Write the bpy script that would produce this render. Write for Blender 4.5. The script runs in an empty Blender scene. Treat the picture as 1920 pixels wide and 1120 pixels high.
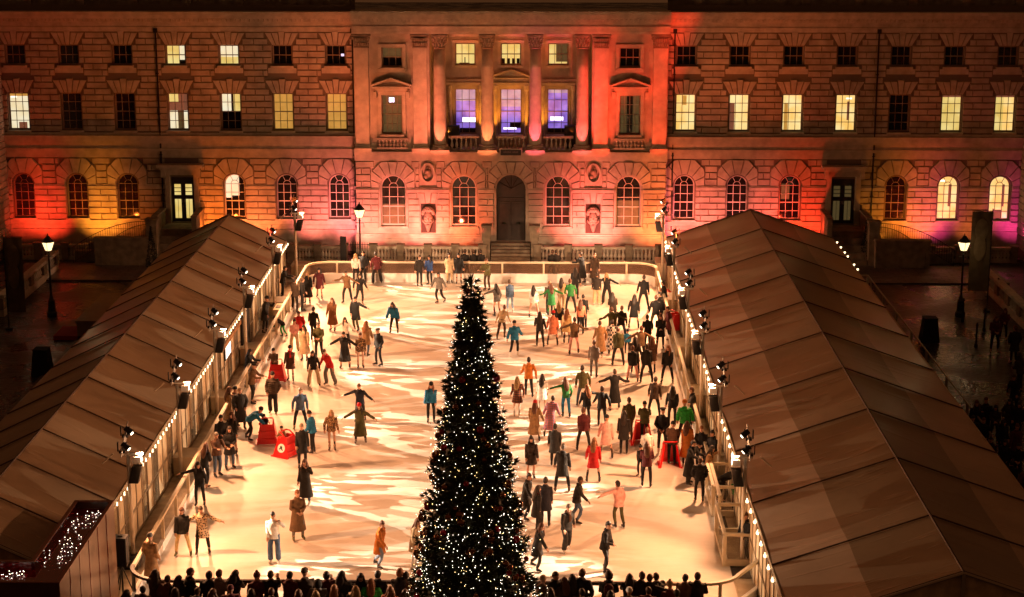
import bpy, bmesh, math, random
import numpy as np
from mathutils import Vector, Matrix
R=math.radians; PI=math.pi
sc=bpy.context.scene; COL=sc.collection
# ---------------------------------------------------------------- camera
CAMH=23.0; TILT=R(13.6); YAW=R(0.92); FPX=3430.0
cam_d=bpy.data.cameras.new('camera'); cam=bpy.data.objects.new('camera',cam_d); COL.objects.link(cam)
cam.location=(0,0,CAMH); cam.rotation_euler=(PI/2-TILT,0,YAW)
cam_d.sensor_width=36; cam_d.lens=FPX/1920*36; cam_d.clip_end=600; cam_d.clip_start=1
sc.camera=cam
# ---------------------------------------------------------------- world, faint night light, exposure
w=bpy.data.worlds.new('World'); sc.world=w; w.use_nodes=True
nt=w.node_tree; nt.nodes.clear()
wo=nt.nodes.new('ShaderNodeOutputWorld'); ad=nt.nodes.new('ShaderNodeAddShader')
b1=nt.nodes.new('ShaderNodeBackground'); b2=nt.nodes.new('ShaderNodeBackground')
sk=nt.nodes.new('ShaderNodeTexSky'); sk.sky_type='NISHITA'; sk.sun_disc=False
sk.sun_elevation=R(-4); sk.sun_rotation=R(200)
nt.links.new(sk.outputs[0],b1.inputs[0]); b1.inputs[1].default_value=0.02
b2.inputs[0].default_value=(1.0,0.36,0.12,1); b2.inputs[1].default_value=0.06   # warm city-night glow, raised as even fill for roofs and courts
nt.links.new(b1.outputs[0],ad.inputs[0]); nt.links.new(b2.outputs[0],ad.inputs[1]); nt.links.new(ad.outputs[0],wo.inputs[0])
vs=sc.view_settings; vs.view_transform='Standard'; vs.look='None'; vs.exposure=0; vs.gamma=1; vs.use_curve_mapping=False
sc.cycles.use_denoising=True
sc.cycles.max_bounces=6; sc.cycles.diffuse_bounces=3; sc.cycles.glossy_bounces=3; sc.cycles.transmission_bounces=4; sc.cycles.transparent_max_bounces=12
sc.cycles.sample_clamp_indirect=4; sc.cycles.caustics_reflective=False; sc.cycles.caustics_refractive=False
sc.cycles.use_light_tree=True
# ---------------------------------------------------------------- pixel -> ground helper (photo pixels, 1920 wide)
_fw=np.array([-math.sin(YAW)*math.cos(TILT),math.cos(YAW)*math.cos(TILT),-math.sin(TILT)])
_rt=np.array([math.cos(YAW),math.sin(YAW),0.]); _up=np.cross(_rt,_fw)
def G(u,v,z=0.):
    d=_fw+_rt*(u-960)/FPX-_up*(v-560)/FPX; k=(z-CAMH)/d[2]
    return (float(d[0]*k),float(d[1]*k),z)
def YX(u,v,y):
    d=_fw+_rt*(u-960)/FPX-_up*(v-560)/FPX; k=y/d[1]
    return (float(d[0]*k),y,float(CAMH+d[2]*k))
WASH=3150; GOBO=9000; UPL=380; UPH=400; FWASH=7000; LOG=320; ENDFILL=9500; COLP=8200
# ---------------------------------------------------------------- lights: the burning lamps, plus added fill spots
def spot(name,loc,tgt,col,power,ang=90,blend=.6,size=.12,gobo=None):
    l=bpy.data.lights.new(name,'SPOT'); l.color=col; l.energy=power; l.spot_size=R(ang); l.spot_blend=blend; l.shadow_soft_size=size
    o=bpy.data.objects.new(name,l); COL.objects.link(o); o.location=loc
    o.rotation_euler=(Vector(tgt)-Vector(loc)).to_track_quat('-Z','Y').to_euler()
    if gobo:
        l.use_nodes=True; n=l.node_tree; em=n.nodes['Emission']
        tc=n.nodes.new('ShaderNodeTexCoord'); sp=n.nodes.new('ShaderNodeSeparateXYZ'); n.links.new(tc.outputs['Normal'],sp.inputs[0])
        dx=n.nodes.new('ShaderNodeMath'); dx.operation='DIVIDE'; dy=n.nodes.new('ShaderNodeMath'); dy.operation='DIVIDE'
        n.links.new(sp.outputs[0],dx.inputs[0]); n.links.new(sp.outputs[2],dx.inputs[1])
        n.links.new(sp.outputs[1],dy.inputs[0]); n.links.new(sp.outputs[2],dy.inputs[1])
        cb=n.nodes.new('ShaderNodeCombineXYZ'); n.links.new(dx.outputs[0],cb.inputs[0]); n.links.new(dy.outputs[0],cb.inputs[1]); cb.inputs[2].default_value=gobo[0]
        mp=n.nodes.new('ShaderNodeMapping'); mp.inputs['Scale'].default_value=(gobo[1],gobo[2],1); mp.inputs['Rotation'].default_value=(0,0,gobo[3])
        n.links.new(cb.outputs[0],mp.inputs[0])
        ns=n.nodes.new('ShaderNodeTexNoise'); ns.inputs['Scale'].default_value=.6; ns.inputs['Detail'].default_value=2; n.links.new(mp.outputs[0],ns.inputs['Vector'])
        sc_=n.nodes.new('ShaderNodeVectorMath'); sc_.operation='SCALE'; sc_.inputs[3].default_value=.4; n.links.new(ns.outputs[1],sc_.inputs[0])
        av=n.nodes.new('ShaderNodeVectorMath'); av.operation='ADD'; n.links.new(mp.outputs[0],av.inputs[0]); n.links.new(sc_.outputs[0],av.inputs[1])
        vo=n.nodes.new('ShaderNodeTexVoronoi'); vo.inputs['Scale'].default_value=1.25; n.links.new(av.outputs[0],vo.inputs['Vector'])
        sx=n.nodes.new('ShaderNodeSeparateColor'); n.links.new(vo.outputs['Color'],sx.inputs[0])
        cr=n.nodes.new('ShaderNodeMapRange'); cr.inputs[1].default_value=.56; cr.inputs[2].default_value=.60; cr.inputs[3].default_value=0.04; cr.inputs[4].default_value=1
        n.links.new(sx.outputs[0],cr.inputs[0]); n.links.new(cr.outputs[0],em.inputs['Strength'])
    return o
MAST_Y=[99.5,90.9,81.7,73.9,65.9,57.5]; MXL=-13.55; MXR=6.72
WARM=(1,.43,.19); WHITE=(1,.74,.5)
for i,y in enumerate(MAST_Y):
    spot('flood_light',(MXL+.25,y,3.95),(MXL+6.6,y-(4 if i==0 else 2.2),0),WARM,WASH*(1.5 if i<2 else 1),122,.5,.15)
    spot('flood_light',(MXR-.25,y,3.95),(MXR-6.6,y-(4 if i==0 else 2.2),0),WARM,WASH*(1.5 if i<2 else 1),122,.5,.15)
for i,y in enumerate(MAST_Y):
    spot('gobo_projector',(MXR-.3,y+.3,4.1),(-3.6,y-2.5,0),WHITE,GOBO,50,.6,.008,(i*2.3+40,17,10.5,-.45+.3*(i%3)))
    spot('gobo_projector',(MXL+.3,y+.3,4.1),(-3.2,y-2.5,0),WHITE,GOBO,50,.6,.008,(i*3.7,17,10.5,.45-.3*(i%3)))
for x,t in ((MXL+.3,-9.5),(MXL+.3,-3.5),(MXR-.3,-3),(MXR-.3,3)): spot('end_fill',(x,81.7,4.0),(t,96.5,.0),(1,.58,.32),ENDFILL,27,.7,.12)  # extra spots added at mast height to brighten the far kickboard
for x,t in ((MXL+.3,-8.5),(MXL+.3,-3.5),(MXR-.3,-1),(MXR-.3,4.5)): spot('palace_fill',(x,90.9,4.0),(t,104.6,.2),(1,.5,.26),ENDFILL*.25,32,.8,.12)  # further fill spots added to lift the balusters and palace plinth
# colour-changing uplights at the foot of the facade
YE=(1,.30,.025);OR=(1,.19,.02);RE=(1,.045,.015);PI_=(1,.19,.15);PK=(1,.16,.2);MG=(1,.05,.3)
UP=[(0,PK,.8),(52,RE,.55),(95,RE,1.3),(195,YE,1.25),(240,OR,.3),(398,OR,1.0),(430,OR,.5),(490,(1,.21,.06),1.5),(588,PI_,1.5),(655,PK,1.2)]
UPC=[(690,PI_,2.1),(790,(1,.18,.14),2.5),(862,(1,.12,.04),1.3),(908,(1,.09,.13),2.0),(1008,(1,.14,.17),2.5),(1085,(1,.08,.08),1.7),(1120,PI_,2.1),(1232,(1,.18,.05),2.2)]
UPR=[(1262,PK,1.1),(1332,PI_,1.5),(1420,PI_,1.3),(1470,RE,.9),(1522,RE,1.2),(1650,YE,.4),(1715,OR,1.2),(1745,MG,.5),(1820,(1,.2,.05),.35),(1905,MG,1.6)]
for L,yw in ((UP,107),(UPC,106),(UPR,107)):
    for u,c,k in L:
        x=YX(u,450,yw)[0]; yl=yw-(2.05 if yw==107 else 1.8)
        spot('uplight',(x,yl,1.6),(x,yw,2.35),c,UPL*k,100 if yw==107 else 128,.7,.08)
        spot('uplight',(x,yl,1.65),(x,yw-.1,9.5),(1,c[1]*.8+.02,c[2]*.5),UPH*k,60,1,.08)
# broad orange-red wash from the moving heads on the far masts
for (u,v,c,k,a) in ((60,60,RE,.5,34),(330,130,(1,.16,.02),.32,50),(600,130,(1,.17,.03),.32,40),(760,150,(1,.2,.06),.4,34),(960,120,(1,.2,.06),.3,30),(1120,120,(1,.05,.02),.7,30),(1235,120,(1,.05,.02),.6,24),(1270,35,RE,1.1,16),(1400,150,(1,.16,.02),.32,45),(1700,140,(1,.12,.02),.28,50)):
    t=YX(u,v,106.5); s=(MXL if u<960 else MXR)
    spot('moving_head_beam',(s,99.3 if abs(u-960)<700 else 90.7,4.3),t,c,FWASH*k,a,1,.1)
for u,c,k in ((679,(1,.20,.08),.4),(788,(1,.19,.10),.75),(826,(1,.19,.10),.9),(913,(1,.22,.08),1.0),(1003,(1,.10,.15),1.15),(1091,(1,.10,.10),1.0),(1128,RE,1.5),(1236,(1,.06,.02),.8)):
    x=YX(u,200,105.9)[0]; spot('column_uplight',(x,103.7,1.7),(x,105.9,9.2),c,COLP*k,24,1,.06)
# the loggia is lit warm yellow from its own floor lamps
for u,c,k in ((842,YE,1),(892,YE,.8),(935,YE,.7),(982,YE,.6),(1024,YE,.7),(1072,OR,.8)):
    x=YX(u,240,107.4)[0]; spot('loggia_uplight',(x,107.0,7.15),(x,107.9,10.5),c,LOG*k,110,.8,.06)
for u in (873,958,1046):
    x=YX(u,240,107.5)[0]

# ---------------------------------------------------------------- tagging / linking
def tag(o,label=None,cat=None,group=None,kind=None):
    if label: o['label']=label
    if cat: o['category']=cat
    if group: o['group']=group
    if kind: o['kind']=kind
    return o
WL={}     # world location of every root / part (translations only)
def link(name,me,parent=None,loc=(0,0,0),rotz=0,rot=None):
    o=bpy.data.objects.new(name,me); COL.objects.link(o)
    loc=Vector(loc); WL[o.name]=loc.copy()
    if parent is not None:
        o.parent=parent; o.location=loc-WL[parent.name]
    else: o.location=loc
    if rot: o.rotation_euler=rot
    elif rotz: o.rotation_euler=(0,0,rotz)
    return o
def empty(name,loc,rotz=0,**k):
    o=link(name,None,None,loc,rotz); o.empty_display_size=.3
    return tag(o,**k)
# ---------------------------------------------------------------- materials
MATS={}
def mat(name,col,rough=.7,metal=0,var=0.,vscale=3.,bump=0.,bscale=20.,emit=None,es=0.,spec=.5,sample=None,coat=0.):
    if name in MATS: return MATS[name]
    m=bpy.data.materials.new(name); m.use_nodes=True; n=m.node_tree; p=n.nodes['Principled BSDF']
    p.inputs['Base Color'].default_value=(*col,1); p.inputs['Roughness'].default_value=rough; p.inputs['Metallic'].default_value=metal
    p.inputs['Specular IOR Level'].default_value=spec; p.inputs['Coat Weight'].default_value=coat
    if var or bump: tc=n.nodes.new('ShaderNodeTexCoord')
    if var:
        no=n.nodes.new('ShaderNodeTexNoise'); no.inputs['Scale'].default_value=vscale; no.inputs['Detail'].default_value=6
        n.links.new(tc.outputs['Object'],no.inputs['Vector'])
        mx=n.nodes.new('ShaderNodeMix'); mx.data_type='RGBA'
        rp=n.nodes.new('ShaderNodeMapRange'); rp.inputs[1].default_value=.3; rp.inputs[2].default_value=.7
        n.links.new(no.outputs[0],rp.inputs[0]); n.links.new(rp.outputs[0],mx.inputs[0])
        mx.inputs[6].default_value=(*[c*(1-var) for c in col],1); mx.inputs[7].default_value=(*[min(1,c*(1+var)) for c in col],1)
        n.links.new(mx.outputs[2],p.inputs['Base Color'])
    if bump:
        nb=n.nodes.new('ShaderNodeTexNoise'); nb.inputs['Scale'].default_value=bscale; nb.inputs['Detail'].default_value=4
        n.links.new(tc.outputs['Object'],nb.inputs['Vector'])
        bm=n.nodes.new('ShaderNodeBump'); bm.inputs['Strength'].default_value=bump; bm.inputs['Distance'].default_value=.05
        n.links.new(nb.outputs[0],bm.inputs['Height']); n.links.new(bm.outputs[0],p.inputs['Normal'])
    if emit:
        p.inputs['Emission Color'].default_value=(*emit,1); p.inputs['Emission Strength'].default_value=es
        m.cycles.emission_sampling=sample or 'NONE'
    MATS[name]=m; return m
def nodes(m): return m.node_tree.nodes,m.node_tree.links,m.node_tree.nodes['Principled BSDF']
# ---------------------------------------------------------------- mesh builder
class MB:
    def __init__(s): s.v=[]; s.f=[]; s.m=[]
    def add(s,vs,fs,mi=0):
        o=len(s.v); s.v.extend([tuple(map(float,a)) for a in vs])
        for f in fs: s.f.append(tuple(i+o for i in f)); s.m.append(mi)
    def merge(s,o,mi):
        k=len(s.v); s.v+=o.v; s.f+=[tuple(i+k for i in f) for f in o.f]; s.m+=[mi]*len(o.f)
    def box(s,x0,x1,y0,y1,z0,z1,mi=0):
        s.add([(x0,y0,z0),(x1,y0,z0),(x1,y1,z0),(x0,y1,z0),(x0,y0,z1),(x1,y0,z1),(x1,y1,z1),(x0,y1,z1)],
              [(0,3,2,1),(4,5,6,7),(0,1,5,4),(1,2,6,5),(2,3,7,6),(3,0,4,7)],mi)
    def bar(s,a,b,r,mi=0,n=6,r2=None):
        s.tube([a,b],[r,r if r2 is None else r2],n,mi)
    def tube(s,pts,rad,n=8,mi=0,side=None,cap=True):
        pts=[Vector(p) for p in pts]; rings=[]
        up=Vector(side) if side is not None else None
        for i,p in enumerate(pts):
            t=(pts[min(i+1,len(pts)-1)]-pts[max(i-1,0)]).normalized()
            if up is None:
                ref=Vector((1,0,0)) if abs(t.x)<.9 else Vector((0,1,0))
                a=(ref-t*ref.dot(t)).normalized()
            else: a=(up-t*up.dot(t)).normalized()
            if i and up is None and a.dot(pa)<0: a=-a
            pa=a; b=t.cross(a)
            ra,rb=rad[i] if isinstance(rad[i],(tuple,list)) else (rad[i],rad[i])
            rings.append([p+a*ra*math.cos(2*PI*k/n)+b*rb*math.sin(2*PI*k/n) for k in range(n)])
        vs=[q for r in rings for q in r]; fs=[]
        for i in range(len(pts)-1):
            for k in range(n):
                k2=(k+1)%n; fs.append((i*n+k,i*n+k2,(i+1)*n+k2,(i+1)*n+k))
        if cap: fs.append(tuple(reversed(range(n)))); fs.append(tuple(range((len(pts)-1)*n,len(pts)*n)))
        s.add(vs,fs,mi)
    def lathe(s,prof,cx,cy,n=12,mi=0,cap=True):
        vs=[];fs=[]
        for r,z in prof:
            for k in range(n): vs.append((cx+r*math.cos(2*PI*k/n),cy+r*math.sin(2*PI*k/n),z))
        for i in range(len(prof)-1):
            for k in range(n):
                k2=(k+1)%n; fs.append((i*n+k,i*n+k2,(i+1)*n+k2,(i+1)*n+k))
        if cap: fs.append(tuple(reversed(range(n)))); fs.append(tuple(range((len(prof)-1)*n,len(prof)*n)))
        s.add(vs,fs,mi)
    def ell(s,c,r,n=12,m=8,mi=0):
        vs=[];fs=[]
        for j in range(m+1):
            th=PI*j/m
            for k in range(n):
                a=2*PI*k/n; vs.append((c[0]+r[0]*math.sin(th)*math.cos(a),c[1]+r[1]*math.sin(th)*math.sin(a),c[2]-r[2]*math.cos(th)))
        for j in range(m):
            for k in range(n):
                k2=(k+1)%n; fs.append((j*n+k,j*n+k2,(j+1)*n+k2,(j+1)*n+k))
        s.add(vs,fs,mi)
    def prismY(s,poly,y0,y1,mi=0,ch=0):   # poly in x,z ; y0 front, y1 back
        n=len(poly); cx=sum(p[0] for p in poly)/n; cz=sum(p[1] for p in poly)/n
        if ch:
            fr=[]
            for x,z in poly:
                d=math.hypot(x-cx,z-cz) or 1; k=max(0,1-ch*1.3/d); fr.append((cx+(x-cx)*k,y0,cz+(z-cz)*k))
        else: fr=[(x,y0,z) for x,z in poly]
        bk=[(x,y1,z) for x,z in poly]
        s.add(fr+bk,[tuple(range(n)),tuple(range(2*n-1,n-1,-1))]+[(i,n+i,n+(i+1)%n,(i+1)%n) for i in range(n)],mi)
    def block(s,x0,x1,z0,z1,y,d,mi=0,ch=.025):  # rusticated block proud of plane y by d
        f=y-d
        s.add([(x0,y,z0),(x1,y,z0),(x1,y,z1),(x0,y,z1),(x0+ch,f,z0+ch),(x1-ch,f,z0+ch),(x1-ch,f,z1-ch),(x0+ch,f,z1-ch)],
              [(4,5,6,7),(0,1,5,4),(1,2,6,5),(2,3,7,6),(3,0,4,7)],mi)
    def mesh(s,name,mats,smooth=False,fix=False):
        me=bpy.data.meshes.new(name); me.from_pydata(s.v,[],s.f)
        if not isinstance(mats,(list,tuple)): mats=[mats]
        for m in mats: me.materials.append(m)
        if any(s.m): me.polygons.foreach_set('material_index',s.m)
        if smooth: me.polygons.foreach_set('use_smooth',[True]*len(s.f))
        if fix:
            b=bmesh.new(); b.from_mesh(me); bmesh.ops.recalc_face_normals(b,faces=b.faces); b.to_mesh(me); b.free()
        me.update(); return me
    def build(s,name,mats,parent=None,loc=(0,0,0),smooth=False,fix=True):
        # vertices are in world coordinates; loc becomes the object's origin
        s.v=[(x-loc[0],y-loc[1],z-loc[2]) for x,y,z in s.v]
        return link(name,s.mesh(name,mats,smooth,fix),parent,loc)
# ---------------------------------------------------------------- materials of the place
STONE=mat('portland_stone',(.40,.34,.27),.85,var=.28,vscale=1.3,bump=.25,bscale=9)
STONE2=mat('portland_stone_trim',(.46,.40,.32),.8,var=.22,vscale=2.2,bump=.15,bscale=14)
STONED=mat('stone_joint',(.17,.13,.10),.9)
STONE_B=mat('portland_stone_sooty',(.27,.22,.17),.88,var=.35,vscale=1.8,bump=.3,bscale=9)
STONE_C=mat('portland_stone_cleaned',(.47,.41,.33),.85,var=.18,vscale=1.6,bump=.2,bscale=9)
SOOT=mat('weathered_stone',(.22,.18,.13),.9,var=.35,vscale=2.5,bump=.3,bscale=10)
GLASS=mat('dark_window_glass',(.012,.010,.010),.08,spec=.6,var=.5,vscale=2)
GLASSR=mat('reddish_window_glass',(.025,.009,.006),.12,spec=.6,var=.6,vscale=2)
BARW=mat('white_sash_paint',(.62,.56,.48),.5)
BARD=mat('sash_paint_dimmed_copy',(.28,.2,.13),.6)
def litmat(name,c1,c2,s,scale=1.2):
    m=mat(name,(.3,.25,.15),.3,emit=c1,es=s); n,l,p=nodes(m)
    tc=n.new('ShaderNodeTexCoord'); no=n.new('ShaderNodeTexNoise'); no.inputs['Scale'].default_value=scale; no.inputs['Detail'].default_value=3
    oi=n.new('ShaderNodeObjectInfo'); va=n.new('ShaderNodeVectorMath'); va.operation='ADD'
    l.new(tc.outputs['Object'],va.inputs[0]); l.new(oi.outputs['Location'],va.inputs[1]); l.new(va.outputs[0],no.inputs['Vector'])
    rp=n.new('ShaderNodeMapRange'); rp.inputs[1].default_value=.35; rp.inputs[2].default_value=.65; l.new(no.outputs[0],rp.inputs[0])
    mx=n.new('ShaderNodeMix'); mx.data_type='RGBA'; mx.inputs[6].default_value=(*c1,1); mx.inputs[7].default_value=(*c2,1)
    l.new(rp.outputs[0],mx.inputs[0]); l.new(mx.outputs[2],p.inputs['Emission Color']); m.cycles.emission_sampling='NONE'
    return m
LITY=litmat('lit_room_cream',(1,.58,.14),(1,.80,.36),1.0)
LITW=litmat('lit_room_white',(.95,.78,.45),(1,.92,.66),.9)
LITB=litmat('lit_blind_amber',(.62,.30,.05),(.72,.36,.07),.75,3)
LITG=litmat('lit_room_greenish',(.85,.58,.14),(1,.78,.28),.85)
LITP=litmat('violet_stage_curtain',(.10,.05,.42),(.34,.2,.75),.95,1.6)
LITPW=litmat('pale_violet_ceiling',(.42,.22,.42),(.75,.5,.6),.7,1.6)
STAGE=mat('stage_lamp_glow',(.8,.8,1),.4,emit=(.8,.7,1),es=3)
ROOMB=mat('brown_room_shade',(.2,.1,.06),.8,emit=(.35,.12,.06),es=.5)
CURT=mat('closed_curtain_behind_glass',(.10,.075,.03),.6,var=.3,vscale=6,emit=(.3,.2,.07),es=.22)
STAGEW=mat('ceiling_lamp_glow',(1,1,.9),.4,emit=(1,.95,.75),es=1.6)
SILH=mat('furniture_silhouette',(.03,.03,.02),.8)
DOORM=mat('dark_varnished_door',(.035,.022,.016),.45,var=.3,vscale=4)
IRON=mat('black_ironwork',(.015,.013,.012),.45,metal=.3)
LAMPG=mat('lamp_glass_lit',(1,.9,.7),.3,emit=(1,.70,.34),es=2.2,sample='FRONT')
# wet cobbles
def ground_mat(name,c,sx,rough,bump,joint=.4):
    m=mat(name,c,rough); n,l,p=nodes(m); tc=n.new('ShaderNodeTexCoord')
    br=n.new('ShaderNodeTexBrick'); br.inputs['Scale'].default_value=sx; br.inputs['Mortar Size'].default_value=.03
    br.inputs['Color1'].default_value=(*c,1); br.inputs['Color2'].default_value=(*[k*.6 for k in c],1); br.inputs['Mortar'].default_value=(*[k*joint for k in c],1)
    l.new(tc.outputs['Object'],br.inputs['Vector'])
    no=n.new('ShaderNodeTexNoise'); no.inputs['Scale'].default_value=.35; no.inputs['Detail'].default_value=6; l.new(tc.outputs['Object'],no.inputs['Vector'])
    mx=n.new('ShaderNodeMix'); mx.data_type='RGBA'; mx.blend_type='MULTIPLY'; mx.inputs[0].default_value=.7
    rg=n.new('ShaderNodeMapRange'); rg.inputs[1].default_value=.3; rg.inputs[2].default_value=.7; rg.inputs[3].default_value=.4; rg.inputs[4].default_value=1.3; l.new(no.outputs[0],rg.inputs[0])
    l.new(br.outputs[0],mx.inputs[6]); l.new(rg.outputs[0],mx.inputs[7]); l.new(mx.outputs[2],p.inputs['Base Color'])
    rr=n.new('ShaderNodeMapRange'); rr.inputs[1].default_value=.4; rr.inputs[2].default_value=.62; rr.inputs[3].default_value=rough+.3; rr.inputs[4].default_value=rough; l.new(no.outputs[0],rr.inputs[0]); l.new(rr.outputs[0],p.inputs['Roughness'])
    bu=n.new('ShaderNodeBump'); bu.inputs['Strength'].default_value=bump; bu.inputs['Distance'].default_value=.05
    n2=n.new('ShaderNodeTexNoise'); n2.inputs['Scale'].default_value=4; l.new(tc.outputs['Object'],n2.inputs['Vector'])
    ma=n.new('ShaderNodeMath'); ma.operation='ADD'; l.new(br.outputs[1],ma.inputs[0]); l.new(n2.outputs[0],ma.inputs[1])
    bu.invert=True; l.new(ma.outputs[0],bu.inputs['Height']); l.new(bu.outputs[0],p.inputs['Normal'])
    return m
COBBLE=ground_mat('wet_cobbles',(.06,.042,.033),1.5,.14,.9)
PAVE=ground_mat('york_stone_paving',(.16,.12,.09),.7,.35,.3)
# ice
ICE=mat('ice',(.86,.80,.74),.22,spec=.35); n,l,p=nodes(ICE)
tc=n.new('ShaderNodeTexCoord')
n1=n.new('ShaderNodeTexNoise'); n1.inputs['Scale'].default_value=.35; n1.inputs['Detail'].default_value=8; n1.inputs['Roughness'].default_value=.65
l.new(tc.outputs['Object'],n1.inputs['Vector'])
cr=n.new('ShaderNodeValToRGB'); cr.color_ramp.elements[0].position=.3; cr.color_ramp.elements[0].color=(.74,.64,.54,1); cr.color_ramp.elements[1].position=.65; cr.color_ramp.elements[1].color=(.88,.82,.75,1)
l.new(n1.outputs[0],cr.inputs[0])
mp=n.new('ShaderNodeMapping'); mp.inputs['Scale'].default_value=(1.2,22,1); mp.inputs['Rotation'].default_value=(0,0,.5); l.new(tc.outputs['Object'],mp.inputs[0])
n2=n.new('ShaderNodeTexNoise'); n2.inputs['Scale'].default_value=1; n2.inputs['Detail'].default_value=5; n2.inputs['Distortion'].default_value=.8; l.new(mp.outputs[0],n2.inputs['Vector'])
r2=n.new('ShaderNodeMapRange'); r2.inputs[1].default_value=.45; r2.inputs[2].default_value=.6; r2.inputs[3].default_value=.93; r2.inputs[4].default_value=1.0; l.new(n2.outputs[0],r2.inputs[0])
mx=n.new('ShaderNodeMix'); mx.data_type='RGBA'; mx.blend_type='MULTIPLY'; mx.inputs[0].default_value=1; l.new(cr.outputs[0],mx.inputs[6]); l.new(r2.outputs[0],mx.inputs[7]); l.new(mx.outputs[2],p.inputs['Base Color'])
r3=n.new('ShaderNodeMapRange'); r3.inputs[3].default_value=.3; r3.inputs[4].default_value=.55; l.new(n1.outputs[0],r3.inputs[0]); l.new(r3.outputs[0],p.inputs['Roughness'])
DECK=mat('pale_timber_deck',(.42,.34,.24),.7,var=.25,vscale=2.5,bump=.1)
CREAM=mat('cream_painted_rail',(.72,.62,.45),.45,var=.08,vscale=4)
KICK=mat('white_kickboard',(.92,.90,.86),.35,var=.05,vscale=3)
def glassy(name,col,alpha,rough=.08):
    m=mat(name,col,rough); nn,ll,pp=nodes(m); pp.inputs['Alpha'].default_value=alpha; return m
PLEX=glassy('clear_barrier_panel',(.75,.68,.55),.10)
PLEXF=glassy('smoked_barrier_panel',(.16,.09,.05),.55,.25)
TENTW=mat('cream_tent_panel',(.66,.56,.38),.6,var=.2,vscale=1.2,bump=.15,bscale=3)
VAL=mat('tent_valance',(.34,.24,.14),.6)
TENTG=glassy('tent_window_film',(.55,.5,.38),.35)
TPOST=mat('tent_aluminium',(.42,.36,.28),.4,metal=.4)
CURTW=mat('draped_lining',(.62,.48,.28),.8,var=.2,vscale=5)
def pvc(name,c1,c2,period,y0,half,xr):
    m=mat(name,c1,.34); n,l,p=nodes(m); tc=n.new('ShaderNodeTexCoord'); sp=n.new('ShaderNodeSeparateXYZ'); l.new(tc.outputs['Object'],sp.inputs[0])
    no=n.new('ShaderNodeTexNoise'); no.inputs['Scale'].default_value=.45; no.inputs['Detail'].default_value=7; no.inputs['Roughness'].default_value=.6; l.new(tc.outputs['Object'],no.inputs['Vector'])
    # lining laid under half of each slope shows through as a darker tone
    ax=n.new('ShaderNodeMath'); ax.operation='SUBTRACT'; l.new(sp.outputs[0],ax.inputs[0]); ax.inputs[1].default_value=xr
    ab=n.new('ShaderNodeMath'); ab.operation='ABSOLUTE'; l.new(ax.outputs[0],ab.inputs[0])
    lt=n.new('ShaderNodeMath'); lt.operation='LESS_THAN'; l.new(ab.outputs[0],lt.inputs[0]); lt.inputs[1].default_value=half
    mxa=n.new('ShaderNodeMix'); mxa.data_type='RGBA'; l.new(lt.outputs[0],mxa.inputs[0]); mxa.inputs[6].default_value=(*c1,1); mxa.inputs[7].default_value=(*c2,1)
    mx=n.new('ShaderNodeMix'); mx.data_type='RGBA'; mx.blend_type='MULTIPLY'; mx.inputs[0].default_value=1
    rg=n.new('ShaderNodeMapRange'); rg.inputs[1].default_value=.3; rg.inputs[2].default_value=.7; rg.inputs[3].default_value=.8; rg.inputs[4].default_value=1.08; l.new(no.outputs[0],rg.inputs[0])
    l.new(mxa.outputs[2],mx.inputs[6]); l.new(rg.outputs[0],mx.inputs[7]); l.new(mx.outputs[2],p.inputs['Base Color'])
    mp=n.new('ShaderNodeMapping'); mp.inputs['Scale'].default_value=(.35,2.2,.5); mp.inputs['Rotation'].default_value=(0,0,.12); l.new(tc.outputs['Object'],mp.inputs[0])
    wn=n.new('ShaderNodeTexNoise'); wn.inputs['Scale'].default_value=1; wn.inputs['Detail'].default_value=5; wn.inputs['Distortion'].default_value=.7; l.new(mp.outputs[0],wn.inputs['Vector'])
    bu=n.new('ShaderNodeBump'); bu.inputs['Strength'].default_value=.3; bu.inputs['Distance'].default_value=.10
    wr=n.new('ShaderNodeMapRange'); wr.inputs[1].default_value=.56; wr.inputs[2].default_value=.8; l.new(wn.outputs[0],wr.inputs[0]); l.new(wr.outputs[0],bu.inputs['Height']); l.new(bu.outputs[0],p.inputs['Normal'])
    return m
PVCL=pvc('tent_roof_pvc',(.42,.285,.175),(.42,.285,.175),3.2,0,0,0)
PVCR=pvc('marquee_roof_pvc',(.53,.36,.235),(.30,.20,.115),5.3,0,2.35,0)
SEAM=mat('roof_seam',(.09,.05,.03),.7)
MASTM=mat('white_mast_paint',(.72,.62,.48),.4)
BLACKP=mat('black_lamp_housing',(.012,.012,.014),.35)
CHROME=mat('bare_aluminium',(.6,.58,.55),.3,metal=.8)
BULB=mat('festoon_bulb',(1,.95,.85),.3,emit=(1,.74,.42),es=4.5)
LENS=mat('lamp_lens_lit',(1,1,1),.3,emit=(1,.85,.6),es=6)
TUBE=mat('lit_tube',(1,1,1),.3,emit=(1,.72,.4),es=2.2)
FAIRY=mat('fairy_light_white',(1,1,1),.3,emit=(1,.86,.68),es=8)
FAIRYW=mat('fairy_light_warm',(1,1,1),.3,emit=(1,.65,.22),es=8)
NEEDLE=mat('fir_needles',(.06,.065,.03),.6,var=.5,vscale=3)
BARK=mat('fir_bark',(.06,.04,.025),.9)
GOLD=mat('gold_glass_bauble',(.32,.13,.05),.16,metal=.85)
REDB=mat('red_bauble',(.45,.01,.02),.25)
PINKB=mat('pink_bauble',(.8,.1,.2),.25)
REDP=mat('red_moulded_plastic',(.75,.008,.008),.35,emit=(1,0,0),es=.0)
WHITEP=mat('white_plastic',(.8,.8,.78),.4)
KIOSK=mat('oxblood_gloss_cladding',(.26,.010,.012),.12,coat=.6)
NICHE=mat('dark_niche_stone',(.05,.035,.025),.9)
KIOSKW=mat('brown_wall_cladding',(.11,.042,.02),.3,var=.3,vscale=1.5)
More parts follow.
